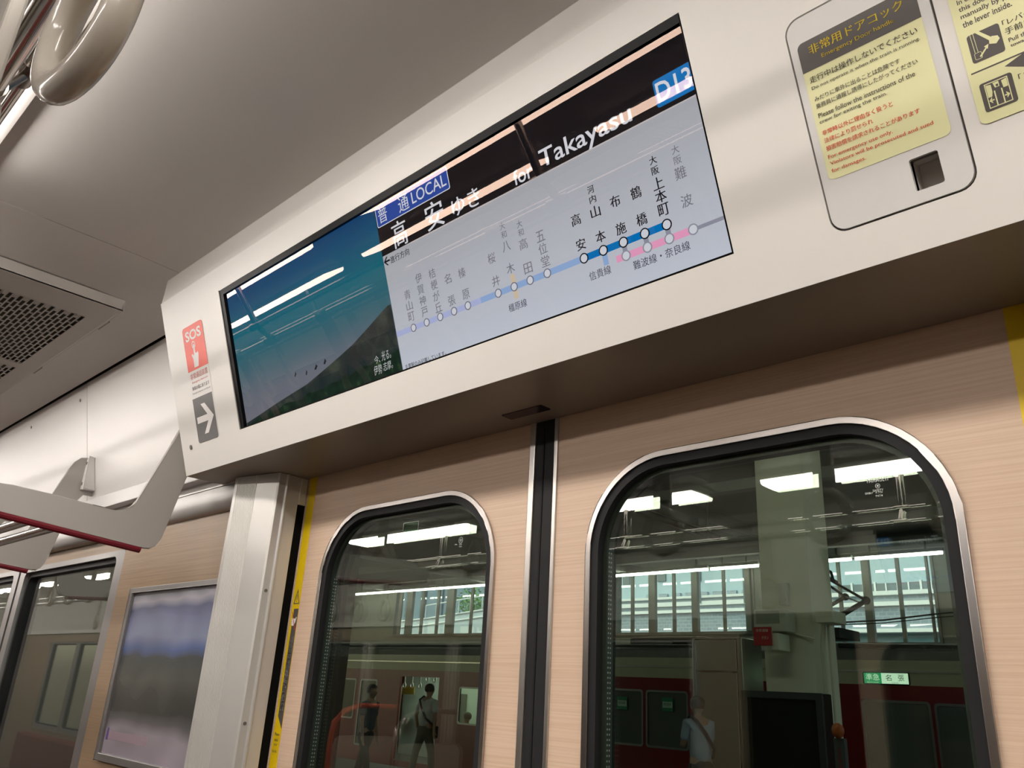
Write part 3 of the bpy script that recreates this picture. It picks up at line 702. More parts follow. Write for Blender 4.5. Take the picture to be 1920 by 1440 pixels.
# small green tinted film corner sticker on the left pane
a0, b1 = P_(757, 981); a1, b0 = P_(783, 1003)
m = MB().prism(PF, rr(a0, a1, b0, b1, .002, 4), 0, .0003, [rr(a0 + .0006, a1 - .0006, b0 + .0006, b1 - .0006, .0016, 4)]); m.build('film_sticker', ETCH, left_leaf)
m = MB().prism(PF, rr(a0 + .0007, a1 - .0007, b0 + .0007, b1 - .0007, .0016, 4), 0, .0001); m.build('film_sticker_fill', glass('pale_green_film', (0.62, 0.80, 0.66)), left_leaf)

# steel post beside the doorway
post = empty('door_post', (-1.54, .83, -1.48), 'ribbed silver door post left of the doorway, screwed on its side face', 'door post')
prof = [(-1.607, .783), (-1.602, .7815), (-1.4790, .8100), (-1.4760, .8130), (-1.4760, .8280), (-1.4725, .8295), (-1.4725, .8335), (-1.4760, .8350), (-1.4760, .8615), (-1.60, .8615), (-1.607, .83)]
m = MB().column(prof, -1.48, .3995); m.build('post_body', POST, post, bevel=.0008)
m = MB()
ux, uy = .1290 / .1325, .0285 / .1325 * 1.0
for k in range(15):
    s_ = .008 + k * .0040; px, py = -1.602 + ux * s_, .7815 + .2317 * ux * s_
    m.column([(px, py + .0003), (px + .0006, py - .0011), (px + .0018, py - .0008), (px + .0024, py + .0008)], -1.48, .3990)
m.build('ribs', POST, post)
m = MB().box((-1.505, .8617, .343), (-1.4755, .8795, .3998)); m.build('top_block', POST, post, bevel=.002)
m = MB().box((-1.52, .8617, -1.48), (-1.4768, .8790, .343)); m.build('brush_seal', VOID, post)
JF = Frm((-1.476, 0, 0), (0, 1, 0), (0, 0, 1), (1, 0, 0))
for y, z in ((.8205, .166), (.8205, -.072)):
    m = MB().disc(JF, y, z, .0032, 0, .0016, 16); m.disc(JF, y, z, .0015, .0016, .0019, 10); m.build('screw', mat('screw_steel', (0.25, 0.23, 0.21), 0.35, metal=.9), post)
# right hand post, only its edge matters
m = MB().column([(-.150, .862), (-.118, .832), (-.02, .800), (-.02, .87), (-.150, .87)], -1.48, .3995)
tag(m.build('door_post', POST, bevel=.001), 'silver door post at the right edge of the doorway, under the header', 'door post')

# ------------------------------------------------------------------ wall poster
pf = wallf(.82)
post2 = empty('poster_frame', (-1.89, .82, -.18), 'blue and dark poster in a grey frame on the wood wall beside the post', 'poster')
m = MB().prism(pf, [(-2.113, -.186), (-1.640, -.186), (-1.640, .198), (-2.113, .198)], 0, .010, [[(-2.097, -.170), (-1.656, -.170), (-1.656, .186), (-2.097, .186)]])
m.build('frame', ALU, post2, bevel=.0012)
def poster_mat():
    mm = mat('poster_print', (0.5, 0.5, 0.5), .22, spec=.5, coat=.15)
    n = mm.node_tree.nodes; l = mm.node_tree.links; b = n['Principled BSDF']
    tc = n.new('ShaderNodeTexCoord'); sx = n.new('ShaderNodeSeparateXYZ'); l.new(tc.outputs['Object'], sx.inputs[0])
    mr = n.new('ShaderNodeMapRange'); mr.inputs[1].default_value = 0.01; mr.inputs[2].default_value = .366; l.new(sx.outputs[2], mr.inputs[0])
    no = n.new('ShaderNodeTexNoise'); no.inputs['Scale'].default_value = 9; no.inputs['Detail'].default_value = .6; l.new(tc.outputs['Object'], no.inputs[0])
    a = n.new('ShaderNodeMath'); a.operation = 'MULTIPLY_ADD'; a.inputs[1].default_value = .10; l.new(no.outputs[0], a.inputs[0]); l.new(mr.outputs[0], a.inputs[2])
    s_ = n.new('ShaderNodeMath'); s_.operation = 'SUBTRACT'; s_.inputs[1].default_value = .05; l.new(a.outputs[0], s_.inputs[0])
    cr = n.new('ShaderNodeValToRGB'); e = cr.color_ramp.elements
    stops = [(0, (175, 165, 178)), (.15, (170, 162, 172)), (.21, (110, 108, 110)), (.27, (74, 76, 74)), (.45, (88, 90, 86)), (.585, (66, 72, 74)), (.64, (82, 100, 150)), (.72, (134, 144, 176)), (.84, (120, 128, 168)), (.89, (92, 100, 140)), (.94, (185, 184, 196)), (1, (120, 122, 136))]
    e[0].position, e[0].color = 0, s2l(stops[0][1]) + (1,); e[1].position, e[1].color = 1, s2l(stops[-1][1]) + (1,)
    for p_, c_ in stops[1:-1]: x = e.new(p_); x.color = s2l(c_) + (1,)
    l.new(s_.outputs[0], cr.inputs[0])
    n2 = n.new('ShaderNodeTexNoise'); n2.inputs['Scale'].default_value = 11; n2.inputs['Detail'].default_value = 0; l.new(tc.outputs['Object'], n2.inputs[0])
    mx = n.new('ShaderNodeMix'); mx.data_type = 'RGBA'; mx.blend_type = 'OVERLAY'; mx.inputs[0].default_value = .3
    hs = n.new('ShaderNodeHueSaturation'); hs.inputs['Value'].default_value = .72; l.new(cr.outputs[0], hs.inputs['Color']); l.new(hs.outputs[0], mx.inputs[6]); l.new(n2.outputs[0], mx.inputs[7]); l.new(mx.outputs[2], b.inputs['Base Color'])
    return mm
m = MB().fbox(pf, -2.097, -1.656, -.170, .186, .002, .003); pp = m.build('print', poster_mat(), post2)
m = MB().fbox(pf, -2.083, -1.865, -.140, -.122, .003, .0032); m.build('print_bar', mat('poster_mauve', (0.30, 0.22, 0.27), .4), pp)
m = MB().fbox(pf, -2.087, -2.077, -.142, -.116, .0032, .0034); m.build('print_bar', mat('poster_purple', (0.10, 0.06, 0.26), .4), pp)

# ------------------------------------------------------------------ luggage rack
def make_rack(loc_x0, side_xs, label):
    t = empty('luggage_rack', (loc_x0, .6, .25), label, 'luggage rack')
    YF = lambda x: Frm((x, 0, 0), (0, 1, 0), (0, 0, 1), (1, 0, 0))
    out = [(.330, .300), (.345, .316), (.391, .3235), (.413, .3245), (.482, .3215), (.562, .3160), (.605, .3135), (.620, .3150), (.632, .3220), (.640, .331), (.646, .342),
           (.694, .480), (.712, .535), (.722, .557), (.736, .570), (.756, .574), (.768, .572), (.791, .47), (.765, .47), (.753, .452), (.740, .412), (.7165, .292), (.7110, .268), (.704, .256), (.694, .249), (.680, .2475), (.671, .2482),
           (.550, .2585), (.404, .2710), (.36, .279), (.338, .285), (.330, .292)]
    for x in side_xs:
        m = MB().prism(YF(x), out, 0, -.010); m.build('side_panel', PLATE, t, bevel=.0012)
        m = MB().tube([(x - .004, .336, .2815), (x - .004, .36, .2750), (x - .004, .404, .2665), (x - .004, .550, .2535), (x - .004, .674, .2430)], .0068, 10)
        m.build('red_edge', RED, t, smooth=True)
        m = MB().prism(YF(x), [(.752, .482), (.7865, .482), (.7655, .574), (.752, .574)], -.010, .022); mo = m.build('wall_bracket', WALLW, t, bevel=.003)
        m = MB()
        for z in (.558, .498):
            m.box((x + .003, .7508, z - .004), (x + .009, .7522, z + .004))
        m.build('bracket_screws', mat('screw_steel', (0.25, 0.23, 0.21), 0.35, metal=.9), mo)
    a, b = min(side_xs) - .05, max(side_xs) - .005
    for y, z in ((.365, .296), (.424, .281), (.474, .275), (.524, .271), (.60, .268)):
        if y == .60: continue
        m = MB().tube([(a, y, z), (b, y, z)], .0098, 14); m.build('tube', CHROME, t, smooth=True)
    return t
make_rack(-2.2, (-1.750, -2.480, -3.215), 'grey luggage rack with dark red edges and chrome tubes above the side window')
# the wall panel's lower ledge, joint screws
for x, z in ((-2.575, .762), (-3.03, .762)):
    y = .712 + (.803 - z) * .2306
    f2 = Frm((0, 0, 0), (1, 0, 0), (0, .2247, -.9744), (0, -.9744, -.2247))
    m = MB().disc(Frm((x, y, z), (1, 0, 0), (0, .2247, -.9744), (0, -.9744, -.2247)), 0, 0, .0045, 0, .0018, 14)
    tag(m.build('panel_screw', mat('screw_steel', (0.25, 0.23, 0.21), 0.35, metal=.9)), 'small steel screw in the top of the white wall panel, %s' % ('just left of the joint' if x > -2.8 else 'left of its twin'), 'screw')
struct(MB().box((-3.6, .772, .415), (-1.70, .803, .452)).build('trim_2', mat('ledge_grey', (0.62, 0.61, 0.60), .4), bevel=.002))

# ------------------------------------------------------------------ overhead pipes and hanging grips
def rail(y, z, x0, x1, r, label, row):
    t = empty('overhead_pipe', ((x0 + x1) / 2, y, z), label, 'hand rail', row)
    m = MB().tube([(x0, y, z), (x1, y, z)], r, 18); m.build('pipe', CHROME, t, smooth=True)
    return t
def hanger(x, y0, z0, y1, z1, where):
    t = empty('pipe_hanger', (x, y0, z0), 'dark clamp joining the overhead pipes, %s' % where, 'pipe clamp', 'pipe clamps')
    m = MB().tube([(x - .028, y0, z0), (x + .028, y0, z0)], .0155, 18); m.build('clamp', mat('clamp_steel', (0.25, 0.23, 0.21), .25, metal=1), t, smooth=True)
    m = MB().tube([(x - .024, y1, z1), (x + .024, y1, z1)], .0125, 18); m.build('clamp', mat('clamp_steel', (0.25, 0.23, 0.21), .25, metal=1), t, smooth=True)
    m = MB(); m.tube([(x, y0, z0), (x, y1, z1)], .009, 12); m.tube([(x, y1, z1), (x, y1, ZC - .005)], .009, 12); m.build('stem', mat('clamp_steel', (0.25, 0.23, 0.21), .25, metal=1), t, smooth=True)
rows = ((.095, .600, .124, .655, 'near'), (2 * YC - .095, .600, 2 * YC - .124, .655, 'far'))
for y0, z0, y1, z1, nm in rows:
    rail(y0, z0, -11.5, 1.9, .0125, 'lower chrome overhead pipe of the %s row' % nm, 'chrome pipes')
    rail(y1, z1, -11.5, 1.9, .0100, 'upper thinner chrome overhead pipe of the %s row' % nm, 'chrome pipes')
    for x in (-4.9, -3.3, -2.1, -.965, .3): hanger(x, y0, z0, y1, z1, '%s row, %s' % (nm, {-4.9: 'second from the far end', -3.3: 'over the seats', -2.1: 'beside the ceiling grille', -.965: 'by the corner grab ring', .3: 'right end'}[x]))
def ring_path(R_, w, h, n=40):
    pts = []
    for k in range(n):
        t = 2 * math.pi * k / n
        x = math.sin(t); z = math.cos(t)
        # rounded, flatter at the bottom like a grip
        px = w * (abs(x) ** .85) * (1 if x > 0 else -1); pz = h * (abs(z) ** .85) * (1 if z > 0 else -1)
        if z > 0: px *= 1 - .28 * z
        pts.append((px, 0, pz))
    return pts
def make_strap(label):
    t = empty('strap_hanger', (0, 0, 0), label, 'hanging strap', 'hanging grips under the overhead pipes')
    m = MB().tube(ring_path(1, .047, .052), .0105, 14, closed=True); m.build('grip_ring', STRAP, t, smooth=True)
    m = MB(); m.box((-.024, -.007, .060), (.024, .007, .185)); m.build('belt', mat('strap_sleeve', (0.50, 0.475, 0.43), .4), t, bevel=.003)
    m = MB().tube([(-.021, 0, .197), (.021, 0, .197)], .0165, 16); m.build('loop', BELT, t, smooth=True)
    m = MB().box((-.020, -.007, .042), (.020, .007, .085)); m.build('buckle', STRAP, t, bevel=.003)
    return t
proto = make_strap('large ivory grip ring hanging in the top left corner')
proto.location = (-.485, .085, .389); proto.rotation_euler.z = math.radians(7)
used = [(-.745, .069, .402, 6, 'ivory grip ring cut by the left edge of the frame, below the large corner grip')]
words = ['first', 'second', 'third', 'fourth', 'fifth', 'sixth', 'seventh', 'eighth', 'ninth', 'tenth', 'eleventh', 'twelfth', 'thirteenth', 'fourteenth', 'fifteenth', 'sixteenth', 'seventeenth', 'eighteenth', 'nineteenth', 'twentieth', 'twenty-first', 'twenty-second', 'twenty-third', 'twenty-fourth']
for row, (y, nm) in enumerate(((.095, 'near'), (2 * YC - .095, 'far'))):
    i = 0
    for x in (-7.6, -7.3, -7.0, -6.7, -6.4, -6.1, -5.6, -5.3, -5.0, -4.7, -4.45, -4.2, -3.95, -3.70, -3.05, -2.80, -2.55, -2.30, -1.45, -1.15, -.66 if row else -1.83, -.40 if row else .12):
        used.append((x, y, .402, random.uniform(-12, 12), 'ivory grip ring of the %s row, %s from the far end of the car' % (nm, words[i]))); i += 1
for x, y, z, r_, lb in used:
    c = copy_tree(proto, (x, y, z), math.radians(r_)); c['label'] = lb

# ------------------------------------------------------------------ the facing side of the car (seen in the reflections)
def turned(o, label, fix=None):
    x, y = opp(o.location.x, o.location.y)
    c = copy_tree(o, (x, y, o.location.z), math.pi); c['label'] = label; return c
turned(header, 'white header casing over the facing doorway, seen only in reflections')
FWD = wood('facing_door_dimmed', (0.36, 0.28, 0.22), (0.31, 0.235, 0.175), 1.4, 120.0)  # dimmed copy of the door wood, for weaker bounce and reflections
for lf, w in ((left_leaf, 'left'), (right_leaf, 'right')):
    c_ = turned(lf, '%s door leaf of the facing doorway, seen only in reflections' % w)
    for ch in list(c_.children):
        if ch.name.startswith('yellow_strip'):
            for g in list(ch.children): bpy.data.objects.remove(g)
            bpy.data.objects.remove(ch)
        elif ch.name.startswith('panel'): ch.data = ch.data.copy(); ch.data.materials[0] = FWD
turned(post, 'door post of the facing doorway, seen only in reflections')
turned(scr, 'route map screen over the facing doorway, seen only in reflections')
s_ = turned(sos, 'arrow and SOS sticker of the facing header, seen only in reflections')
PART = mat('partition_beige', (0.34, 0.31, 0.26), 0.5)
def partition(x, side, label):
    y0, y1 = ((.36, .80) if side > 0 else (2 * YC - .80, 2 * YC - .36))
    t = empty('seat_partition', (x, (y0 + y1) / 2, -1.48), label, 'partition')
    m = MB().prism(Frm((x, 0, 0), (0, 1, 0), (0, 0, 1), (1, 0, 0)), rr(y0, y1, -1.2, -.27, .05, 6), -.012, .012); m.build('panel', PART, t, bevel=.003)
    s = 1 if side > 0 else -1; yi = y0 if side > 0 else y1; yw = y1 if side > 0 else y0
    m = MB().tube([(x, yi - s * .03, -1.48), (x, yi - s * .03, -.30), (x, yi - s * .02, -.20), (x, yi + s * .05, -.13), (x, yi + s * .15, -.10), (x, yw - s * .02, -.10)], .015, 14)
    m.build('grab_rail', CHROME, t, smooth=True); return t
for x, w in ((-3.15, 'nearer the doorway'), (-3.80, 'further left')): partition(x, -1, 'beige seat end partition of the facing side, %s' % w)
c_ = partition(-4.40, -1, 'orange red seat end partition of the facing side, leftmost')
c_.children[0].data.materials[0] = mat('partition_orange', (0.55, 0.07, 0.02), 0.5)
SEAT = mat('seat_red', (0.10, 0.012, 0.008), 0.85, var=.2, scale=60)
for a, b, side, w in ((-4.9, -1.72, 1, 'under the side windows'), (-11.0, -4.5, -1, 'on the facing side, left'), (.10, 2.1, -1, 'on the facing side, right')):
    y0, y1 = ((.30, .81) if side > 0 else (2 * YC - .81, 2 * YC - .30))
    t = empty('bench_seat', ((a + b) / 2, (y0 + y1) / 2, -1.48), 'long red bench seat %s' % w, 'bench seat')
    m = MB().box((a, y0, -1.16), (b, y1, -1.04)); m.build('cushion', SEAT, t, bevel=.03)
    yb = (y1 - .10, y1) if side > 0 else (y0, y0 + .10)
    m = MB().box((a, yb[0], -1.04), (b, yb[1], -.66)); m.build('backrest', SEAT, t, bevel=.03)
    m = MB().box((a + .02, y0 + .06, -1.48), (b - .02, y1 - .02, -1.16)); m.build('base', ALU, t)

# ------------------------------------------------------------------ the station outside
PLZ = -1.55
CONC = mat('platform_concrete', (0.22, 0.21, 0.19), 0.8, var=.15, scale=4)
HALLC = mat('hall_ceiling_grey', (0.20, 0.205, 0.185), 0.7, var=.08, scale=2)
COLM = mat('column_paint', (0.74, 0.72, 0.58), 0.5, var=.04, scale=2)
struct(MB().box((-30, 1.10, PLZ - 1.0), (8, 12.35, PLZ)).build('floor', CONC))
struct(MB().box((-30, 12.35, PLZ - 1.4), (8, 40, PLZ - 1.1)).build('floor', mat('ballast', (0.10, 0.09, 0.08), 0.9, var=.5, scale=30)))
struct(MB().box((-30, 1.2, 3.05), (8, 16.4, 3.25)).build('ceiling', HALLC))
for i, y in enumerate((2.4, 4.6, 6.8, 9.0, 10.3, 13.2, 14.9)):
    tag(MB().box((-30, y - .09, 2.90), (8, y + .09, 3.05)).build('roof_beam', mat('beam_grey', (0.27, 0.28, 0.25), .6)), 'long grey roof beam running along the platform, %s one out from the train' % ('first', 'second', 'third', 'fourth', 'fifth', 'sixth', 'seventh')[i], 'beam', 'roof beams along the platform')
for i, x in enumerate((-21, -16.4, -11.8, -7.2, -2.6)):
    tag(MB().box((x - .12, 1.3, 2.86), (x + .12, 16.2, 3.05)).build('cross_beam', mat('beam_dark', (0.16, 0.17, 0.155), .6)), 'dark roof cross beam over the platform, %s from the left' % ('first', 'second', 'third', 'fourth', 'fifth')[i], 'beam', 'roof cross beams')
# cable duct crossing the hall, seen at the top left of the right window
r0 = ray(1145, 938); r1_ = ray(1345, 1008)
p0 = r0 * (2.35 / r0.z); p1 = r1_ * (2.35 / r1_.z)
dc = empty('cable_duct', tuple((p0 + p1) / 2), 'dark cable duct under the station roof, seen top left in the right door window', 'cable duct')
m = MB().tube([p0 + (p0 - p1) * .2, p1], .05, 8); m.build('duct', mat('duct_black', (0.03, 0.03, 0.03), .5), dc)
for k in (-1, 1):
    o = Vector((.06 * k, 0, .03 * k)); m = MB().tube([p0 + o, p0 + (p1 - p0) * .8 + o], .012, 8); m.build('conduit', STEEL, dc)
for q_ in (.1, .9):
    e_ = p0.lerp(p1, q_); m = MB().tube([e_, (e_.x, e_.y, 3.05)], .015, 6); m.build('hanger', MATS['duct_black'], dc)
TUBEM = emis('platform_tube_light', (1.0, 0.99, 0.93), TUBE)
def tube_light(x0, x1, y, z, label, grp, w=.055):
    t = empty('fluorescent_light', ((x0 + x1) / 2, y, z), label, 'lamp', grp)
    m = MB().box((x0, y - w, z + .028), (x1, y + w, z + .085)); m.build('housing', mat('tube_housing', (0.35, 0.36, 0.33), .5), t)
    m = MB().tube([(x0 + .02, y, z), (x1 - .02, y, z)], .028, 10); m.build('tube', TUBEM, t)
    for x in (x0 + .3, x1 - .3): m = MB().box((x - .015, y - .015, z + .08), (x + .015, y + .015, 3.05)); m.build('stem', mat('tube_housing', (0.35, 0.36, 0.33), .5), t)
    return t
YT = 15.7; ZT = .1785 * YT
xs = [at(640, 1115, YT).x, at(740, 1108, YT).x, at(818, 1103, YT).x, at(925, 1096, YT).x, at(1150, 1080, YT).x, at(1330, 1068, YT).x, at(1425, 1060, YT).x, at(1600, 1050, YT).x, at(1772, 1040, YT).x]
W9 = ['leftmost in the left window', 'second from the left in the left window', 'third from the left in the left window', 'hidden behind the meeting door leaves', 'leftmost in the right window', 'short one beside the column', 'behind the column', 'rightmost in the right window']
for i in range(8): tube_light(xs[i] + .02, xs[i + 1] - .02, YT, ZT, 'platform tube light near the far wall, %s' % W9[i], 'platform tube lights')
for i, x in enumerate((-22, -17.5, -13, -8.5, -4, .5)):  # lamps added out of view to light the column's front
    tube_light(x, x + 2.6, 3.2, 2.45, 'added unseen tube light over the near platform edge, %s from the left' % words[i], 'added near tube lights')
for i, x in enumerate((-20, -15.5, -10.8, -6.2, -1.5)):  # lamps added out of view to light the column's back and the train
    tube_light(x, x + 2.6, 7.0, 2.60, 'added unseen tube light over the middle of the platform, %s from the left' % words[i], 'added middle tube lights')

# column with its fittings
YK = 5.5
xa, xb = at(1411, 1000, YK).x, at(1515, 1000, YK).x
colm = empty('station_column', ((xa + xb) / 2, YK + .26, PLZ), 'pale green-grey station column seen through the right door window', 'column')
m = MB().column([(xa, YK + .10), (xa + .03, YK + .03), (xa + .10, YK), (xb - .10, YK), (xb - .03, YK + .03), (xb, YK + .10), (xb, YK + .30), (xa, YK + .30)], PLZ, 3.05); m.build('shaft', COLM, colm, smooth=True)
m = MB(); x = xb + .02
m.tube([(x, YK + .05, PLZ), (x, YK + .05, .42), (x + .02, YK + .05, .62)], .018, 8); m.tube([(x + .05, YK + .05, PLZ), (x + .05, YK + .05, .62)], .012, 8); m.build('conduit', COLM, colm)
a, b = at(1540, 1148, YK), at(1570, 1170, YK)
m = MB().box((a.x, YK - .10, b.z), (b.x + .02, YK + .1, a.z)); m.build('junction_box', COLM, colm, bevel=.006)
m = MB().tube([(xa + .2, YK - .01, .55), (xa + .3, YK - .012, .50), (xb, YK - .01, .47)], .006, 6); m.build('cable', COLM, colm)
a, b = at(1466, 1095, YK), at(1483, 1136, YK)
m = MB().box((a.x, YK - .06, b.z), (b.x, YK, a.z)); m.build('wall_bracket', mat('fitting_white', (0.62, 0.62, 0.54), .45), colm, bevel=.004)
# call box and red emergency sign on the left of the column
a, b = at(1412, 1143, YK - .15), at(1476, 1184, YK - .15)
bx = empty('sign_box', (a.x, YK - .1, b.z), 'cream sign box hung on the left of the station column', 'sign box')
m = MB().box((a.x, YK - .15, b.z), (b.x, YK - .01, a.z)); m.build('case', mat('case_cream', (0.55, 0.55, 0.46), .5), bx, bevel=.008)
m = MB().box((a.x + .02, YK - .153, b.z + .055), (b.x - .05, YK - .15, a.z - .012)); m.build('panel', mat('case_panel', (0.30, 0.31, 0.25), .5), bx)
SG = Frm((0, YK - .2, 0), (1, 0, 0), (0, 0, 1), (0, -1, 0))
a, b = at(1412, 1176, YK - .2), at(1447, 1210, YK - .2)
es_ = tag(MB().fbox(SG, a.x, b.x, b.z, a.z, -.008, 0).build('emergency_sign', mat('sign_red', (0.42, 0.03, 0.03), .5)), 'small red emergency button sign below the cream box on the column', 'sign')
m = MB().fbox(SG, a.x - .003, b.x + .003, b.z - .003, a.z + .003, -.012, -.008); m.build('sign_border', mat('sign_border_pink', (0.5, 0.35, 0.32), .5), es_)
write('sign_writing', SG, [('非常通報', (a.x + b.x) / 2, a.z - .022, .09, .020), ('ボタン', (a.x + b.x) / 2 + .02, b.z + .05, .05, .022)], mat('sign_ink', (0.75, 0.6, 0.5), .5), es_, .001)
c_ = at(1455, 1205, YK - .15)
tag(MB().box((c_.x - .025, YK - .18, c_.z - .05), (c_.x + .035, YK - .02, c_.z + .06)).build('call_button_box', COLM, bevel=.006), 'small beige button box right of the red sign on the column', 'button box')
# dark board standing in front of the column's foot
a = at(1412, 1296, 5.2); b = at(1562, 1300, 5.2)
bd = empty('dark_board', ((a.x + b.x) / 2, 5.1, PLZ), 'dark glossy board in front of the foot of the station column', 'notice board')
m = MB().box((a.x, 5.05, PLZ), (b.x, 5.18, a.z)); m.build('panel', mat('board_dark', (0.018, 0.02, 0.02), .15), bd, bevel=.01)
m = MB().prism(Frm((0, 5.05, 0), (1, 0, 0), (0, 0, 1), (0, -1, 0)), [(a.x, PLZ), (b.x, PLZ), (b.x, a.z), (a.x, a.z)], 0, .012, [[(a.x + .04, PLZ + .3), (b.x - .04, PLZ + .3), (b.x - .04, a.z - .04), (a.x + .04, a.z - .04)]])
m.build('frame', mat('board_frame', (0.06, 0.065, 0.065), .4), bd)
c_ = at(1571, 1370, 4.9)
t = empty('orange_handset', tuple(c_), 'small orange alarm handset with a narrow label at the right edge of the dark board', 'alarm')
m = MB().ball(c_, .036, (1.0, .8, 1.15)); m.build('body', mat('alarm_orange', (0.55, 0.13, 0.03), .4), t, smooth=True)
m = MB().box((c_.x - .03, 4.9, PLZ), (c_.x + .03, 4.94, c_.z - .04)); m.build('stand', mat('stand_grey', (0.10, 0.10, 0.10), .5), t)
write('label_writing', Frm((c_.x, 4.899, 0), (1, 0, 0), (0, 0, 1), (0, -1, 0)), [(ch, 0, c_.z - .10 - i * .028, .020, .022) for i, ch in enumerate('火災報知機')], mat('sign_red', (0.42, 0.03, 0.03), .5), t, .001)
# stainless locker
YL = 10.4
a, b = at(1297, 1196, YL), at(1390, 1200, YL)
lk = empty('steel_cabinet', ((a.x + b.x) / 2, YL + .3, PLZ), 'tall stainless steel cabinet on the platform, left of the column', 'cabinet')
LKM = mat('dull_stainless', (0.40, 0.40, 0.36), .32, metal=.85, var=.05, scale=3)
m = MB().box((a.x, YL, PLZ), (b.x, YL + .55, a.z)); m.build('body', LKM, lk, bevel=.01)
c0, c1 = at(1304, 1199, YL), at(1382, 1258, YL)
m = MB().box((c0.x, YL - .014, c1.z), (c1.x, YL - .002, c0.z - .01)); m.build('upper_door', LKM, lk, bevel=.004)
m = MB().box((c0.x, YL - .014, -.9), (c1.x, YL - .002, c1.z - .03)); m.build('lower_door', LKM, lk, bevel=.004)
m = MB().box((c0.x - .012, YL - .003, -.95), (c1.x + .012, YL, c0.z + .005)); m.build('door_gap', VOID, lk)

# dark wall, added so the side windows have darkness behind them
se = empty('added_dark_wall', (-12, 4.6, PLZ), 'added dark wall on the platform, behind the side windows left of the doorway', 'wall')
m = MB().box((-19, 4.0, PLZ), (-1.462 * 4.0, 4.08, 3.04)); m.build('side_wall', mat('added_wall_dark', (0.012, 0.013, 0.011), .5), se)

# ------------------------------------------------------------------ the red and cream train across the platform
YR = 13.0
def Z13(k): return k * YR
bX0, bX1 = -26, 6
train = empty('red_train', (-10, YR + 1.3, PLZ - 1.0), 'dark red train with a cream upper band standing at the far platform', 'train')
TRED = mat('train_red', (0.20, 0.010, 0.014), .28, coat=.3, var=.03, scale=1); TCREAM = mat('train_cream', (0.50, 0.49, 0.34), .35, var=.03, scale=1)
TROOF = mat('train_roof', (0.20, 0.21, 0.19), .6, var=.1)
RF = Frm((0, YR, 0), (1, 0, 0), (0, 0, 1), (0, -1, 0))
def X_(u, v): return at(u, v, YR).x
def Zp(u, v): return at(u, v, YR).z
zb = Z13(.0355); zg = Z13(.062)
door_hole = [(X_(751, 1268), PLZ + .05), (X_(824, 1272), PLZ + .05), (X_(824, 1272), Z13(.0245)), (X_(751, 1268), Z13(.0245))]
wins = [(X_(630, 1300), X_(666, 1300), -.72, .22, 'blind'), (X_(674, 1300), X_(706, 1300), -1.3, .22, 'blind'),
        (X_(860, 1310), X_(899, 1310), -.62, Z13(.0115), 'lit'), (X_(1096, 1300), X_(1140, 1300), -.70, Z13(.0195), 'grey'), (X_(1146, 1300), X_(1206, 1300), -.70, Z13(.0195), 'grey'), (X_(1211, 1300), X_(1290, 1300), -.70, Z13(.0195), 'grey'),
        (X_(1616, 1330), X_(1746, 1330), -.75, Z13(.0195), 'grey'), (X_(1752, 1330), X_(1860, 1330), -.75, Z13(.0185), 'grey')]
holes = [rr(a_, b_, z0, z1, .06, 4) for a_, b_, z0, z1, k in wins]
m = MB().prism(RF, [(bX0, PLZ - .3), (bX1, PLZ - .3), (bX1, zb), (bX0, zb)], 0, -.06, holes + [door_hole]); m.build('red_side', TRED, train)
m = MB().fbox(RF, bX0, bX1, zb, zg, -.06, .004); m.build('cream_band', TCREAM, train)
m = MB().fbox(RF, bX0, bX1, Z13(.0490), Z13(.0510), .004, .03); m.build('rain_gutter', mat('gutter_highlight', (0.75, 0.75, 0.68), .2, metal=.5), train)  # gutter strip in a paler colour that stands for its bright reflection line
prof = [(YR, zg), (YR + .12, zg + .14), (YR + .45, zg + .27), (YR + 1.3, zg + .34), (YR + 2.2, zg + .27), (YR + 2.6, zg), (YR + 2.6, zg - .04), (YR, zg - .04)]
m = MB().extr(prof, bX0, bX1); m.build('roof', TROOF, train)
m = MB().box((bX0, YR + 2.55, PLZ - .3), (bX1, YR + 2.6, zg)); m.build('far_side', TRED, train)
m = MB().box((bX0, YR + .05, PLZ - .3), (bX1, YR + 2.55, PLZ)); m.build('train_floor', FLOORM, train)
m = MB().box((bX0, YR + .05, Z13(.042)), (bX1, YR + 2.55, Z13(.044))); m.build('inner_ceiling', WALLW, train)
GP = mat('train_pane_grey', (0.13, 0.14, 0.13), .12, spec=.6, var=.08, scale=1)
LITW = mat('train_inner_wall', (0.55, 0.60, 0.55), .5)
for (a_, b_, z0, z1, k) in wins:
    m = MB().prism(RF, rr(a_, b_, z0, z1, .06, 4), -.01, .006, [rr(a_ + .035, b_ - .035, z0 + .035, z1 - .035, .04, 4)])
    w = m.build('window', ALU, train)
    if k == 'lit': m = MB().fbox(RF, a_ + .03, b_ - .03, z0 + .03, z1 - .03, -.03, -.025); m.build('pane', PANE, w)
    else: m = MB().fbox(RF, a_ + .03, b_ - .03, z0 + .03, z1 - .03, -.03, -.02); m.build('pane', GP, w)
# green notices in two windows
for i, (u, v) in enumerate(((1167, 1318), (1252, 1321))):
    c_ = at(u, v, YR)
    m = MB().fbox(RF, c_.x - .115, c_.x + .115, c_.z - .11, c_.z + .11, .008, .012); o = m.build('window_notice', mat('notice_green', (0.01, 0.22, 0.10), .5), train)
    m = MB().fbox(RF, c_.x - .10, c_.x + .105, c_.z - .055, c_.z + .045, .012, .014); m.build('notice_panel', mat('notice_white', (0.45, 0.62, 0.50), .5), o)
    write('notice_writing', RF, [('優先座席', c_.x, c_.z + .005, .16, .05)], mat('notice_ink', (0.02, 0.12, 0.06), .5), o, .0155)
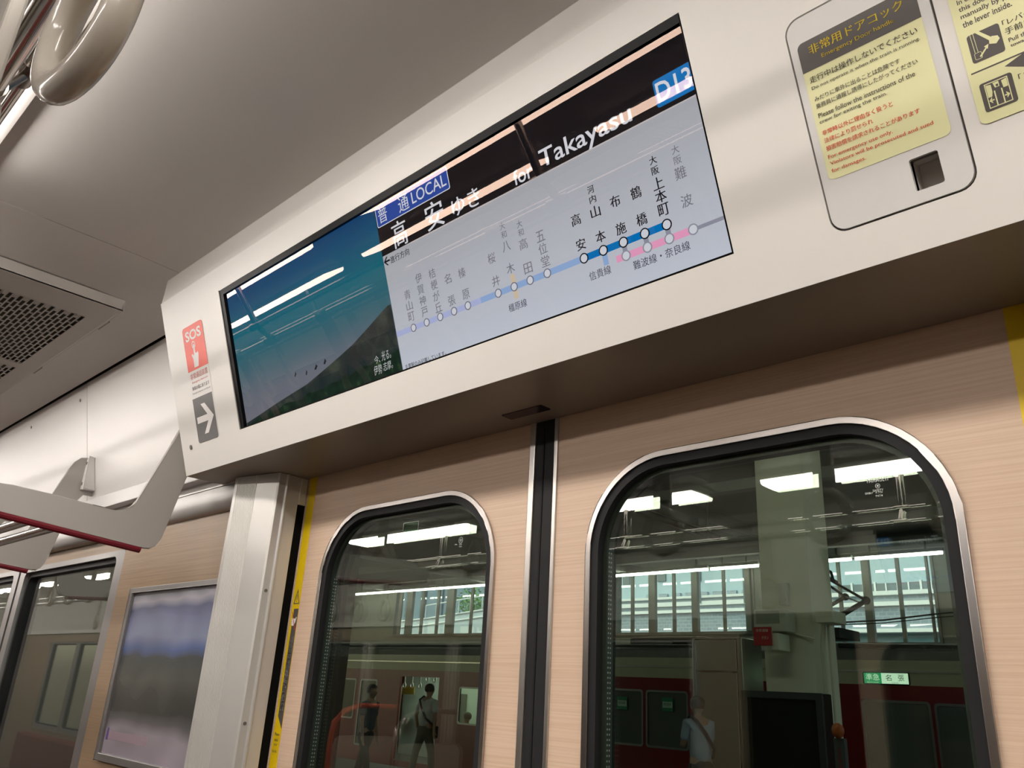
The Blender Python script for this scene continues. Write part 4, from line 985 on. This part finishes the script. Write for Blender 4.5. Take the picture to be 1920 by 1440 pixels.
# lit destination sign
c0, c1 = at(1620, 1262, YR), at(1705, 1284, YR)
z0_, z1_ = Z13(.0368), Z13(.0482)
m = MB().prism(RF, rr(c0.x - .02, c1.x + .02, z0_ - .02, z1_ + .015, .03, 4), .004, .012); ds = m.build('destination_sign', BLACK, train)
mid = c0.x + (c1.x - c0.x) * .40
m = MB().fbox(RF, c0.x, mid, z0_, z1_, .012, .014); m.build('sign_green', emis('sign_green_light', s2l((20, 150, 96)), 1.1), ds)
m = MB().fbox(RF, mid, c1.x, z0_, z1_, .012, .014); m.build('sign_white', emis('sign_white_light', s2l((215, 245, 222)), 1.1), ds)
write('sign_writing', RF, [('準急', (c0.x + mid) / 2, (z0_ + z1_) / 2 + .015, (mid - c0.x) * .78, (z1_ - z0_) * .62), ('SEMI-EXP.', (c0.x + mid) / 2, z0_ + .014, (mid - c0.x) * .7, .014)], emis('sign_white_light', s2l((215, 245, 222)), 1.1), ds, .016)
write('sign_writing', RF, [('名', mid + (c1.x - mid) * .27, (z0_ + z1_) / 2 + .01, .085, .085), ('張', mid + (c1.x - mid) * .74, (z0_ + z1_) / 2 + .01, .085, .085), ('NABARI', (c1.x + mid) / 2, z0_ + .013, .10, .012)], emis('sign_ink_light', s2l((40, 48, 44)), 1), ds, .016)
# inside of the open doorway
a_, b_ = door_hole[0][0], door_hole[1][0]
m = MB().box((a_ - 2.2, YR + 1.9, PLZ), (b_ + 2.2, YR + 1.93, Z13(.04))); m.build('inner_wall', LITW, train)
m = MB().box((a_ - .6, YR + 1.85, -.95), (a_ + .35, YR + 1.88, .0)); m.build('inner_window', GP, train)
m = MB().box((a_ - 1.4, YR + 1.0, Z13(.040)), (b_ + 1.4, YR + 1.15, Z13(.0415))); m.build('inner_lamp', emis('train_inner_lamp', (0.9, 1, .93), 10.0), train)
for k_ in range(3):
    q0, q1 = at(754 + k_ * 7.6, 1286, YR + 1.0), at(760.5 + k_ * 7.6, 1302, YR + 1.0)
    MB().box((q0.x, YR + 1.0, q1.z), (q1.x, YR + 1.01, q0.z)).build('hanging_poster', mat('poster_yellow', (0.75, 0.62, 0.06), .6), train)
for u, v in ((758, 1285), (772, 1285), (787, 1286), (801, 1273), (815, 1274)):
    q0 = at(u, v, YR + .55); fr2 = Frm((q0.x, YR + .55, q0.z), (1, 0, 0), (0, 0, 1), (0, -1, 0))
    m = MB().disc(fr2, 0, 0, .066, -.01, .01, 20, .040); m.box((q0.x - .022, YR + .545, q0.z + .06), (q0.x + .022, YR + .555, q0.z + .26))
    m.build('inner_strap', mat('strap_white', (0.85, 0.88, 0.82), .4), train)
q0, q1 = at(757, 1316, YR + 1.7), at(779, 1349, YR + 1.7)
MB().box((q0.x, YR + 1.7, q1.z), (q1.x, YR + 1.72, q0.z)).build('inner_board', LITW, train)
m = MB().tube([(a_ - .05, YR + .1, PLZ), (a_ - .05, YR + .1, .1)], .02, 8); m.build('inner_pole', CHROME, train)
# roof equipment
boxes = [(1150, 1290, 1183, 1212, 1.2, 'long grey roof air conditioner behind the left part of the right window'), (1560, 1640, 1203, 1228, .8, 'grey roof equipment box beneath the pantograph'), (1650, 1662, 1205, 1228, .6, '')]
m = MB(); m.box((X_(1150, 1200), YR + .5, zg + .2), (X_(1292, 1200), YR + 1.9, Z13(.094))); o = m.build('roof_unit', mat('unit_dark', (0.07, 0.075, 0.075), .5), train, bevel=.06)
m = MB(); m.box((X_(1232, 1200), YR + .49, Z13(.0735)), (X_(1290, 1200), YR + .5, Z13(.086))); m.build('unit_grille', VOID, o)
m = MB(); m.box((X_(1560, 1215), YR + .4, zg + .1), (X_(1650, 1215), YR + 1.5, Z13(.081))); m.build('roof_unit', mat('unit_slate', (0.17, 0.18, 0.19), .5), train, bevel=.05)
m = MB(); m.box((X_(700, 1215), YR + .6, zg + .2), (X_(815, 1215), YR + 1.9, Z13(.083))); m.build('roof_unit', mat('unit_slate', (0.17, 0.18, 0.19), .5), train, bevel=.06)
m = MB(); m.tube([(X_(1560, 1215), YR + .25, zg + .23), (X_(1860, 1225), YR + .25, zg + .20)], .035, 8)
for u in (1664, 1722, 1780): m.tube([(X_(u, 1215), YR + .25, zg), (X_(u, 1215), YR + .25, zg + .22)], .05, 8)
m.tube([(X_(1655, 1215), YR + .3, Z13(.078)), (X_(1675, 1217), YR + .3, Z13(.072)), (X_(1740, 1217), YR + .3, Z13(.070))], .035, 8)
m.tube([(bX0, YR + .22, zg + .22), (X_(1290, 1215), YR + .22, zg + .22)], .03, 8)
m.build('roof_pipes', mat('pipe_black', (0.035, 0.035, 0.035), .5), train, smooth=True)
# pantograph
YP = YR + .9
pg = empty('pantograph', tuple(at(1560, 1185, YP)), 'dark folded pantograph on the roof of the red train, right of the column', 'pantograph')
PGM = mat('pantograph_dark', (0.02, 0.02, 0.022), .5)
A = lambda u, v, dy=0.0: at(u, v, YP + dy) + Vector((0, 0, 0))
kn1, kn2 = A(1624, 1126), A(1585, 1119, .9)
m = MB().tube([A(1530, 1182), kn1], .042, 8); m.build('lower_arm', PGM, pg)
m = MB().tube([A(1505, 1166, .9), kn2], .036, 8); m.build('lower_arm', PGM, pg)
m = MB().tube([kn1, A(1552, 1085)], .022, 8); m.tube([kn2, A(1530, 1080, .9)], .022, 8); m.build('upper_arm', PGM, pg)
m = MB().tube([kn1 - Vector((.1, 0, .03)), kn2], .015, 8); m.build('brace', PGM, pg)
m = MB().ball(kn1, .07); m.ball(kn2, .065); m.build('joint', PGM, pg, smooth=True)
m = MB().tube([A(1500, 1062), A(1550, 1068), A(1558, 1073), A(1563, 1090)], .026, 8); m.tube([A(1500, 1076, .4), A(1556, 1084, .4), A(1570, 1092, .4)], .026, 8); m.build('collector_head', PGM, pg)
m = MB().box(tuple(A(1545, 1186) - Vector((.35, .2, .1))), tuple(A(1545, 1186) + Vector((.35, .6, .06)))); m.build('base_frame', PGM, pg)
# wires behind it, carried by a hanger from the roof
e_ = at(1800, 1148, 15.8)
wr_ = empty('overhead_wire', (e_.x, 15.8, e_.z), 'pair of thin black overhead wires crossing the right station window', 'wire')
for i, (v0, v1) in enumerate(((1168, 1150), (1172, 1157))):
    a, b = at(1560, v0, 15.8), at(1765, v1, 15.8)
    MB().tube([a + (a - b) * .3, a, (a + b) / 2 + Vector((0, 0, -.03)), b, b + (b - a) * .3], .016 if i == 0 else .009, 6).build('wire', PGM, wr_)
MB().tube([at(1815, 1152, 15.8), Vector((at(1815, 1152, 15.8).x, 15.8, 3.05))], .02, 6).build('hanger', PGM, wr_)

# ------------------------------------------------------------------ far wall of the hall, with its daylight windows
YW = 16.4
WF = Frm((0, YW, 0), (1, 0, 0), (0, 0, 1), (0, -1, 0))
def XW(u, v=1130): return at(u, v, YW).x
zs1 = .0985 * YW; zs2 = .0815 * YW; zt = 2.98
openings = [(XW(744), XW(915), zs1, zt), (XW(1154), XW(1412), .096 * YW, zt), (XW(1500), XW(1754), zs2, zt)]
m = MB().prism(WF, [(-30, PLZ - 1), (8, PLZ - 1), (8, 3.25), (-30, 3.25)], 0, -.25, [[(a, z0), (b, z0), (b, z1), (a, z1)] for a, b, z0, z1 in openings])
struct(m.build('wall_station', mat('hall_wall', (0.23, 0.235, 0.20), .7, var=.1, scale=2)))
MULL = mat('mullion_grey', (0.20, 0.20, 0.175), .5)
mull = [[(752, 5), (771, 10), (793, 4), (822, 4), (847, 13), (885, 4)], [(1186, 5), (1225, 12), (1264, 5), (1305, 11), (1358, 5), (1405, 10)], [(1540, 6), (1577, 6), (1630, 14), (1690, 7), (1746, 5)]]
for n_, (op, ml) in enumerate(zip(openings, mull)):
    a, b, z0, z1 = op
    m = MB().prism(WF, [(a - .05, z0 - .06), (b + .05, z0 - .06), (b + .05, z1), (a - .05, z1)], -.02, .03, [[(a, z0), (b, z0), (b, z1 - .06), (a, z1 - .06)]])
    root = struct(m.build('window_%d' % (n_ + 7), MULL))
    for u, w in ml:
        x = XW(u); hw = (XW(u + w / 2) - XW(u - w / 2)) / 2
        m = MB().fbox(WF, x - hw, x + hw, z0, z1, -.03 , .02 + (.05 if w > 8 else 0)); m.build('mullion', MULL, root)
    m = MB().fbox(WF, a, b, z0, z1, -.105, -.1); m.build('pane', glass('station_pane', (.93, .97, .97)), root)
# pale pillar strip left of the left station window
# buildings beyond
YB = 25.0
FB = Frm((0, YB, 0), (1, 0, 0), (0, 0, 1), (0, -1, 0))
def B_(u, v, Y=YB): p_ = at(u, v, Y); return p_.x, p_.z
FCP = mat('facade_pale', (0.48, 0.62, 0.70), .6, var=.03, scale=.4)
def brick_mat():
    mm = mat('facade_brick', (0.30, 0.36, 0.42), .7)
    n = mm.node_tree.nodes; l = mm.node_tree.links; b = n['Principled BSDF']
    tc = n.new('ShaderNodeTexCoord'); mp = n.new('ShaderNodeMapping'); mp.inputs['Rotation'].default_value = (math.pi / 2, 0, 0); br = n.new('ShaderNodeTexBrick'); br.inputs['Scale'].default_value = 2.2
    br.inputs['Color1'].default_value = (0.33, 0.39, 0.45, 1); br.inputs['Color2'].default_value = (0.27, 0.33, 0.39, 1); br.inputs['Mortar'].default_value = (0.42, 0.48, 0.53, 1); br.inputs['Mortar Size'].default_value = .03
    l.new(tc.outputs['Object'], mp.inputs[0]); l.new(mp.outputs[0], br.inputs[0]); l.new(br.outputs[0], b.inputs['Base Color']); return mm
FCB = brick_mat(); FWH = mat('facade_white_line', (0.85, 0.88, 0.88), .5); FWN = mat('facade_window', (0.16, 0.20, 0.22), .3)
bl = empty('office_building', (-12.5, YB + 4, PLZ), 'pale blue-grey brick building with white ledges outside the middle station windows', 'building')
x0, x1 = B_(1140, 1130)[0] - 4.2, B_(1430, 1130)[0] + .3
zl = .1247 * YB * 1.0
def zat(u, v): return B_(u, v)[1]
m = MB().box((x0, YB, PLZ), (x1, YB + 8, zat(1280, 1121))); m.build('lower_wall', FCB, bl)
m = MB().box((x0, YB + .3, zat(1280, 1121)), (x1, YB + 8, 8)); m.build('upper_wall', FCP, bl)
for v, h in ((1133, .07), (1147, .05), (1121, .04)):
    z = zat(1280, v); m = MB().box((x0, YB - .12, z - h), (x1 - (.9 if v == 1147 else 0), YB, z + h)); m.build('ledge', FWH, bl)
m = MB()
for k in range(9): m.box((x1 - .6 - k * .55, YB + .2, zat(1280, 1119)), (x1 - .25 - k * .55, YB + .3, zat(1280, 1110)))
m.build('vent_row', FCB, bl)
a0 = B_(1160, 1085); m = MB().box((a0[0], YB + .25, a0[1] - .2), (a0[0] + .32, YB + .3, a0[1] + .4)); m.build('window', FWN, bl)
for u in (1225, 1290):
    a0 = B_(u, 1082); m = MB().box((a0[0], YB + .25, a0[1] - .12), (a0[0] + .35, YB + .3, a0[1] + .4)); m.build('window', FWN, bl)
m = MB()
for u in (1317, 1400): a0 = B_(u, 1120); m.tube([(a0[0], YB - .15, a0[1] - .2), (a0[0], YB - .15, a0[1] + 2.5)], .03, 6)
m.build('drain_pipe', FWN, bl)
bl2 = empty('brick_building', (-8, YB + 4, PLZ), 'blue-grey brick building with a row of windows outside the right station window', 'building')
x0, x1 = B_(1440, 1130)[0] + .2, B_(1900, 1130)[0] + 4
z_w0, z_w1 = zat(1650, 1110), zat(1650, 1092)
m = MB().box((x0, YB, zat(1650, 1186)), (x1, YB + 8, zat(1650, 1116))); m.build('brick_wall', FCB, bl2)
m = MB().box((x0, YB + .25, zat(1650, 1116)), (x1, YB + 8, 8.5)); m.build('upper_wall', FCP, bl2)
m = MB().box((x0, YB + .4, PLZ), (x1, YB + 8, zat(1650, 1186))); m.build('lower_wall', mat('facade_teal', (0.26, 0.42, 0.45), .5), bl2)
for v, h in ((1113, .06), (1133, .06), (1183, .05)):
    z = zat(1650, v); m = MB().box((x0, YB - .12, z - h), (x1, YB, z + h)); m.build('ledge', FWH, bl2)
for u in range(1470, 1800, 42):
    a0 = B_(u, 1100)[0]
    m = MB().box((a0, YB + .2, z_w0), (a0 + .58, YB + .25, z_w1)); w = m.build('window', FWN, bl2)
    m = MB().box((a0 + .27, YB + .17, z_w0), (a0 + .31, YB + .2, z_w1)); m.box((a0 + .60, YB + .17, z_w0 - .05), (a0 + .66, YB + .25, z_w1 + .05)); m.build('window_bar', FWH, w)
YB3 = 24.0
bl3 = empty('blue_building', (-27, YB3 + 3, PLZ), 'dim blue building with white ramp edge outside the left station window', 'building')
xL, xR = at(700, 1130, YB3).x - 3, at(930, 1130, YB3).x + .2
m = MB().box((xL, YB3 + 3, PLZ), (xR, YB3 + 9, 7.5)); m.build('wall', mat('facade_blue', (0.20, 0.30, 0.38), .6, var=.15, scale=.6), bl3)
m = MB()
for u in (740, 762, 790, 822): a0 = at(u, 1140, YB3 + 3); m.box((a0.x, YB3 + 2.9, a0.z - .5), (a0.x + .35, YB3 + 3, a0.z + .9))
m.build('windows', mat('facade_window_blue', (0.10, 0.17, 0.22), .3), bl3)
rp_ = empty('ramp_wall', tuple(at(820, 1180, YB3)), 'pale grey ramp wall with white lines and railing, outside the left station window', 'wall')
p_ = [at(730, 1167, YB3), at(800, 1160, YB3), at(930, 1140, YB3)]
P2 = [(q_.x, q_.z) for q_ in p_]; P2[0] = (P2[0][0] - 2, P2[0][1] - .1)
R3 = Frm((0, YB3, 0), (1, 0, 0), (0, 0, 1), (0, -1, 0))
m = MB().prism(R3, P2 + [(P2[-1][0], PLZ), (P2[0][0], PLZ)], 0, -.3); m.build('ramp_wall', mat('ramp_grey', (0.50, 0.58, 0.62), .6), rp_)
m = MB()
for v in (.0, -.27): m.tube([(a, YB3 - .03, z + v) for a, z in P2], .035, 6)
m.build('white_line', FWH, rp_)
m = MB(); q0, q1 = P2[1], P2[2]
for k in range(7):
    x = q0[0] + (q1[0] - q0[0]) * k / 6; z = q0[1] + (q1[1] - q0[1]) * k / 6; m.tube([(x, YB3 - .1, z), (x, YB3 - .1, z + .55)], .02, 6)
m.tube([(q0[0], YB3 - .1, q0[1] + .55), (q1[0], YB3 - .1, q1[1] + .55)], .025, 6); m.build('railing', FWH, rp_)
# shrub behind the railing
c_ = at(888, 1133, YB3 + 1); m = MB()
rnd = random.Random(3)
for k in range(420):
    v = Vector((rnd.gauss(0, .42), rnd.gauss(0, .3), rnd.gauss(0, .33)))
    p = c_ + v; n1 = Vector((rnd.uniform(-1, 1), rnd.uniform(-1, 1), rnd.uniform(-1, 1))).normalized(); n2 = n1.orthogonal().normalized()
    s_ = rnd.uniform(.05, .10); m.poly([p - n1 * s_, p + n2 * s_ * .5, p + n1 * s_, p - n2 * s_ * .5])
fo = empty('shrub', (c_.x, c_.y, PLZ), 'green shrub outside the left station window, behind the railing', 'shrub')
m.build('foliage', mat('leaf_green', (0.14, 0.36, 0.07), .6, var=.4, scale=3), fo)
m = MB().tube([(c_.x, c_.y, PLZ), (c_.x, c_.y, c_.z)], .06, 8); m.build('stem', mat('bark', (0.10, 0.07, 0.05), .8), fo)
struct(MB().box((-30, 16.7, PLZ - 1.0), (8, 40, PLZ - .9)).build('floor', CONC))
# dark wall added past the facing side, keeping the sky out of reflections
struct(MB().box((-12, -4.2, -2.6), (8, -4.0, 3.2)).build('wall_sky_block', mat('sky_block_dark', (0.03, 0.03, 0.03), .8)))
struct(MB().box((-30, -5, 3.05), (8, 1.2, 3.25)).build('ceiling', HALLC))

# ------------------------------------------------------------------ people
def skinned(name, verts, edges, radii, material, parent, root=0, sub=1, extra=None):
    me = bpy.data.meshes.new(name + '_cage'); me.from_pydata([Vector(v) for v in verts], edges, []); ob = bpy.data.objects.new(name + '_cage', me); COL.objects.link(ob)
    ob.modifiers.new('s', 'SKIN'); sm = ob.modifiers.new('b', 'SUBSURF'); sm.levels = sub
    sk = me.skin_vertices[0].data
    for i, r_ in enumerate(radii): sk[i].radius = (r_, r_) if not isinstance(r_, tuple) else r_
    sk[root].use_root = True
    bpy.context.view_layer.update()
    res = bpy.data.meshes.new_from_object(ob.evaluated_get(bpy.context.evaluated_depsgraph_get()))
    bpy.data.objects.remove(ob); bpy.data.meshes.remove(me)
    bm = bmesh.new(); bm.from_mesh(res)
    if extra: extra(bm)
    bm.to_mesh(res); bm.free(); res.name = name
    for p in res.polygons: p.use_smooth = True
    res.materials.clear(); res.materials.append(material)
    o = bpy.data.objects.new(name, res); COL.objects.link(o); o.parent = parent; return o
SKIN = mat('skin_tone', (0.42, 0.25, 0.17), .55); HAIR = mat('dark_hair', (0.018, 0.014, 0.012), .5)
def person(name_loc, H, yaw, shirt, trousers, label, armL=None, armR=None, bag=None, lean=0.0, stride=.12, cat='person'):
    """standing figure, facing +y before the turn; feet at the base"""
    t = empty('person', name_loc, label, cat); k = H / 1.70; t.rotation_euler.z = yaw
    V = []; E_ = []; RD = []
    def v(x, y, z, r): V.append((x * k, y * k, z * k)); RD.append(r * k if not isinstance(r, tuple) else (r[0] * k, r[1] * k)); return len(V) - 1
    def chain(ids):
        for a, b in zip(ids, ids[1:]): E_.append((a, b))
    pel = v(0, 0, .93, .125); wa = v(0, lean * .3, 1.08, .115); ch = v(0, lean * .8, 1.28, .135); up_ = v(0, lean, 1.40, .105); nk = v(0, lean + .01, 1.47, .052); nk2 = v(0, lean + .025, 1.52, .052)
    hd = v(0, lean + .03, 1.575, .080); h2 = v(0, lean + .025, 1.63, .088); ht = v(0, lean + .015, 1.675, .06)
    chain([pel, wa, ch, up_, nk, nk2, hd, h2, ht])
    nose = v(0, lean + .115, 1.585, .012); E_.append((hd, nose))
    ears = []
    for s in (-1, 1): e_ = v(s * .083, lean + .02, 1.585, .014); E_.append((hd, e_))
    hands = []
    for s, arm in ((-1, armL), (1, armR)):
        arm = arm or [(s * .215, lean, 1.13), (s * .225, lean + .05, .90), (s * .225, lean + .07, .80)]
        sh = v(s * .17, lean, 1.385, .058); el = v(*arm[0], .040); wr = v(*arm[1], .028); pa = v(*arm[2], (.038, .020))
        chain([up_, sh, el, wr, pa]); d = (Vector(arm[2]) - Vector(arm[1])).normalized(); sd = d.cross(Vector((0, 1, .2))).normalized()
        for f in range(4):
            o = sd * (.024 - f * .016); b_ = Vector(arm[2]) + o + d * .03; L_ = (.055, .068, .062, .048)[f]
            f1 = v(*b_, .010); f2 = v(*(b_ + d * L_ * .55 + Vector((0, .008, 0))), .009); f3 = v(*(b_ + d * L_ + Vector((0, .02, 0))), .0075); chain([pa, f1, f2, f3])
        th = Vector(arm[2]) + sd * .035 - d * .01; a1 = v(*th, .011); a2 = v(*(th + sd * .012 + d * .04 + Vector((0, .015, 0))), .009); chain([pa, a1, a2])
    for s in (-1, 1):
        hp = v(s * .085, 0, .86, .088); kn = v(s * .095, stride * s, .49, .058); an = v(s * .095, stride * 1.3 * s - (.05 if s < 0 else 0), .09, .040); to = v(s * .105, stride * 1.3 * s + .13, .035, .036)
        chain([pel, hp, kn, an, to])
    body = skinned('body', V, E_, RD, SKIN, t)
    # hair, clothes
    def clothes(nm, pts, ed, rd, mt): return skinned(nm, [tuple(c * k for c in p) for p in pts], ed, [r * k for r in rd], mt, t)
    m = bmesh.new(); bmesh.ops.create_uvsphere(m, u_segments=20, v_segments=14, radius=1)
    for vv in m.verts: vv.co = Vector((vv.co.x * .099, vv.co.y * .108 + lean + .012, vv.co.z * .098 + 1.632)) * k
    dele = [vv for vv in m.verts if (vv.co.y / k - lean > .055 and vv.co.z / k < 1.665) or vv.co.z / k < 1.565]
    bmesh.ops.delete(m, geom=dele, context='VERTS')
    me = bpy.data.meshes.new('hair'); m.to_mesh(me); m.free(); me.materials.append(HAIR)
    for p in me.polygons: p.use_smooth = True
    ho = bpy.data.objects.new('hair', me); COL.objects.link(ho); ho.parent = t
    aL = armL or [(-.215, lean, 1.13)]; aR = armR or [(.215, lean, 1.13)]
    clothes('shirt', [(0, 0, .89), (0, lean * .3, 1.08), (0, lean * .8, 1.27), (0, lean, 1.405), (0, lean + .01, 1.462), (-.17, lean, 1.392), tuple(Vector((-.17, lean, 1.392)).lerp(Vector(aL[0]), .85)), (.17, lean, 1.392), tuple(Vector((.17, lean, 1.392)).lerp(Vector(aR[0]), .85))],
            [(0, 1), (1, 2), (2, 3), (3, 4), (3, 5), (5, 6), (3, 7), (7, 8)], [.158, .150, .158, .120, .062, .070, .060, .070, .060], shirt)
    tr = [(0, 0, 1.0), (0, 0, .86)]; ed = [(0, 1)]; rd = [.150, .140]
    for s in (-1, 1):
        i = len(tr); tr += [(s * .085, 0, .80), (s * .095, stride * s, .49), (s * .095, stride * 1.3 * s - (.05 if s < 0 else 0), .10)]; rd += [.100, .075, .066]; ed += [(1, i), (i, i + 1), (i + 1, i + 2)]
    clothes('trousers', tr, ed, rd, trousers)
    EY = mat('eye_dark', (0.02, 0.02, 0.02), .2)
    me = bpy.data.meshes.new('eyes'); m = bmesh.new()
    for s in (-1, 1): bmesh.ops.create_uvsphere(m, u_segments=8, v_segments=6, radius=.011 * k, matrix=Matrix.Translation(Vector((s * .032, lean + .102, 1.605)) * k))
    m.to_mesh(me); m.free(); me.materials.append(EY); eo = bpy.data.objects.new('eyes', me); COL.objects.link(eo); eo.parent = t
    if bag:
        mb = MB(); s = bag
        pts = [(-s * .10, lean + .13, 1.40), (-s * .125, lean + .0, 1.485), (-s * .10, lean - .14, 1.42), (-s * .0, lean - .185, 1.28), (s * .12, lean - .17, 1.10), (s * .175, lean - .04, 1.0), (s * .12, lean + .13, .94)]
        mb.tube([Vector(p) * k for p in pts], .020 * k, 8); ORG[t.name] = Vector((0, 0, 0)); mb.build('bag_strap', mat('strap_black', (0.015, 0.015, 0.02), .6), t)
        mb = MB().box(tuple(Vector((min(s * .0, s * .17), .12, .74)) * k), tuple(Vector((max(s * .0, s * .17), .20, .96)) * k)); mb.build('bag', mat('bag_black', (0.02, 0.02, 0.025), .6), t, bevel=.02)
    return t
def at_floor(u, v, Y): p = at(u, v, Y); return (p.x, Y, PLZ)
WS = mat('shirt_white', (0.60, 0.62, 0.58), .8); BS = mat('shirt_pale_blue', (0.36, 0.42, 0.52), .8); DS_ = mat('jacket_blue_black', (0.06, 0.085, 0.11), .8)
OT = mat('trousers_olive', (0.10, 0.09, 0.06), .8); DT = mat('trousers_dark', (0.02, 0.02, 0.022), .8)
person(at_floor(803, 1300, 11.0), 1.68, math.radians(8), WS, OT, 'person in a white short sleeved shirt walking to the open train door', bag=1, lean=.02,
       armL=[(-.235, -.04, 1.14), (-.25, .05, .93), (-.26, .09, .85)], armR=[(.25, -.03, 1.13), (.27, -.05, .92), (.275, -.05, .83)])
person(at_floor(1312, 1330, 9.7), 1.665, math.radians(62), BS, DT, 'person in a pale blue shirt with dark shoulder strap, beside the steel cabinet', bag=1, lean=.04,
       armL=[(-.20, .10, 1.12), (-.10, .30, 1.13), (-.06, .36, 1.16)], armR=[(.20, .10, 1.12), (.10, .30, 1.13), (.06, .36, 1.16)])
person(at_floor(692, 1325, 9.0), 1.60, math.radians(-70), DS_, DT, 'person in dark blue-grey clothes at the left of the platform', lean=.02)
# passenger sitting inside the train, seen through its window
ps = at(878, 1345, YR + .6)
person((ps.x, YR + .6, -2.02), 1.62, math.radians(80), DT, DT, 'passenger with dark hair inside the red train, behind its lit window', lean=.02)
for nm_x in ((-.3, 1.5),):
    c_ = at(878, 1300, YR + 1.6)
    m = MB().box((c_.x - .9, YR + .95, Z13(.030)), (c_.x + .9, YR + 1.05, Z13(.0315))); m.build('inner_lamp', emis('train_inner_lamp', (0.9, 1, .93), 10.0), train)

# ------------------------------------------------------------------ lift everything from eye level to the real floor level
if FONT_OB: bpy.data.objects.remove(FONT_OB)
for o in list(COL.objects):
    if o.parent is None:
        if o.type == 'CAMERA': o.matrix_world = Matrix.Translation((0, 0, EYE)) @ o.matrix_world
        else: o.location.z += EYE
bpy.context.view_layer.update()
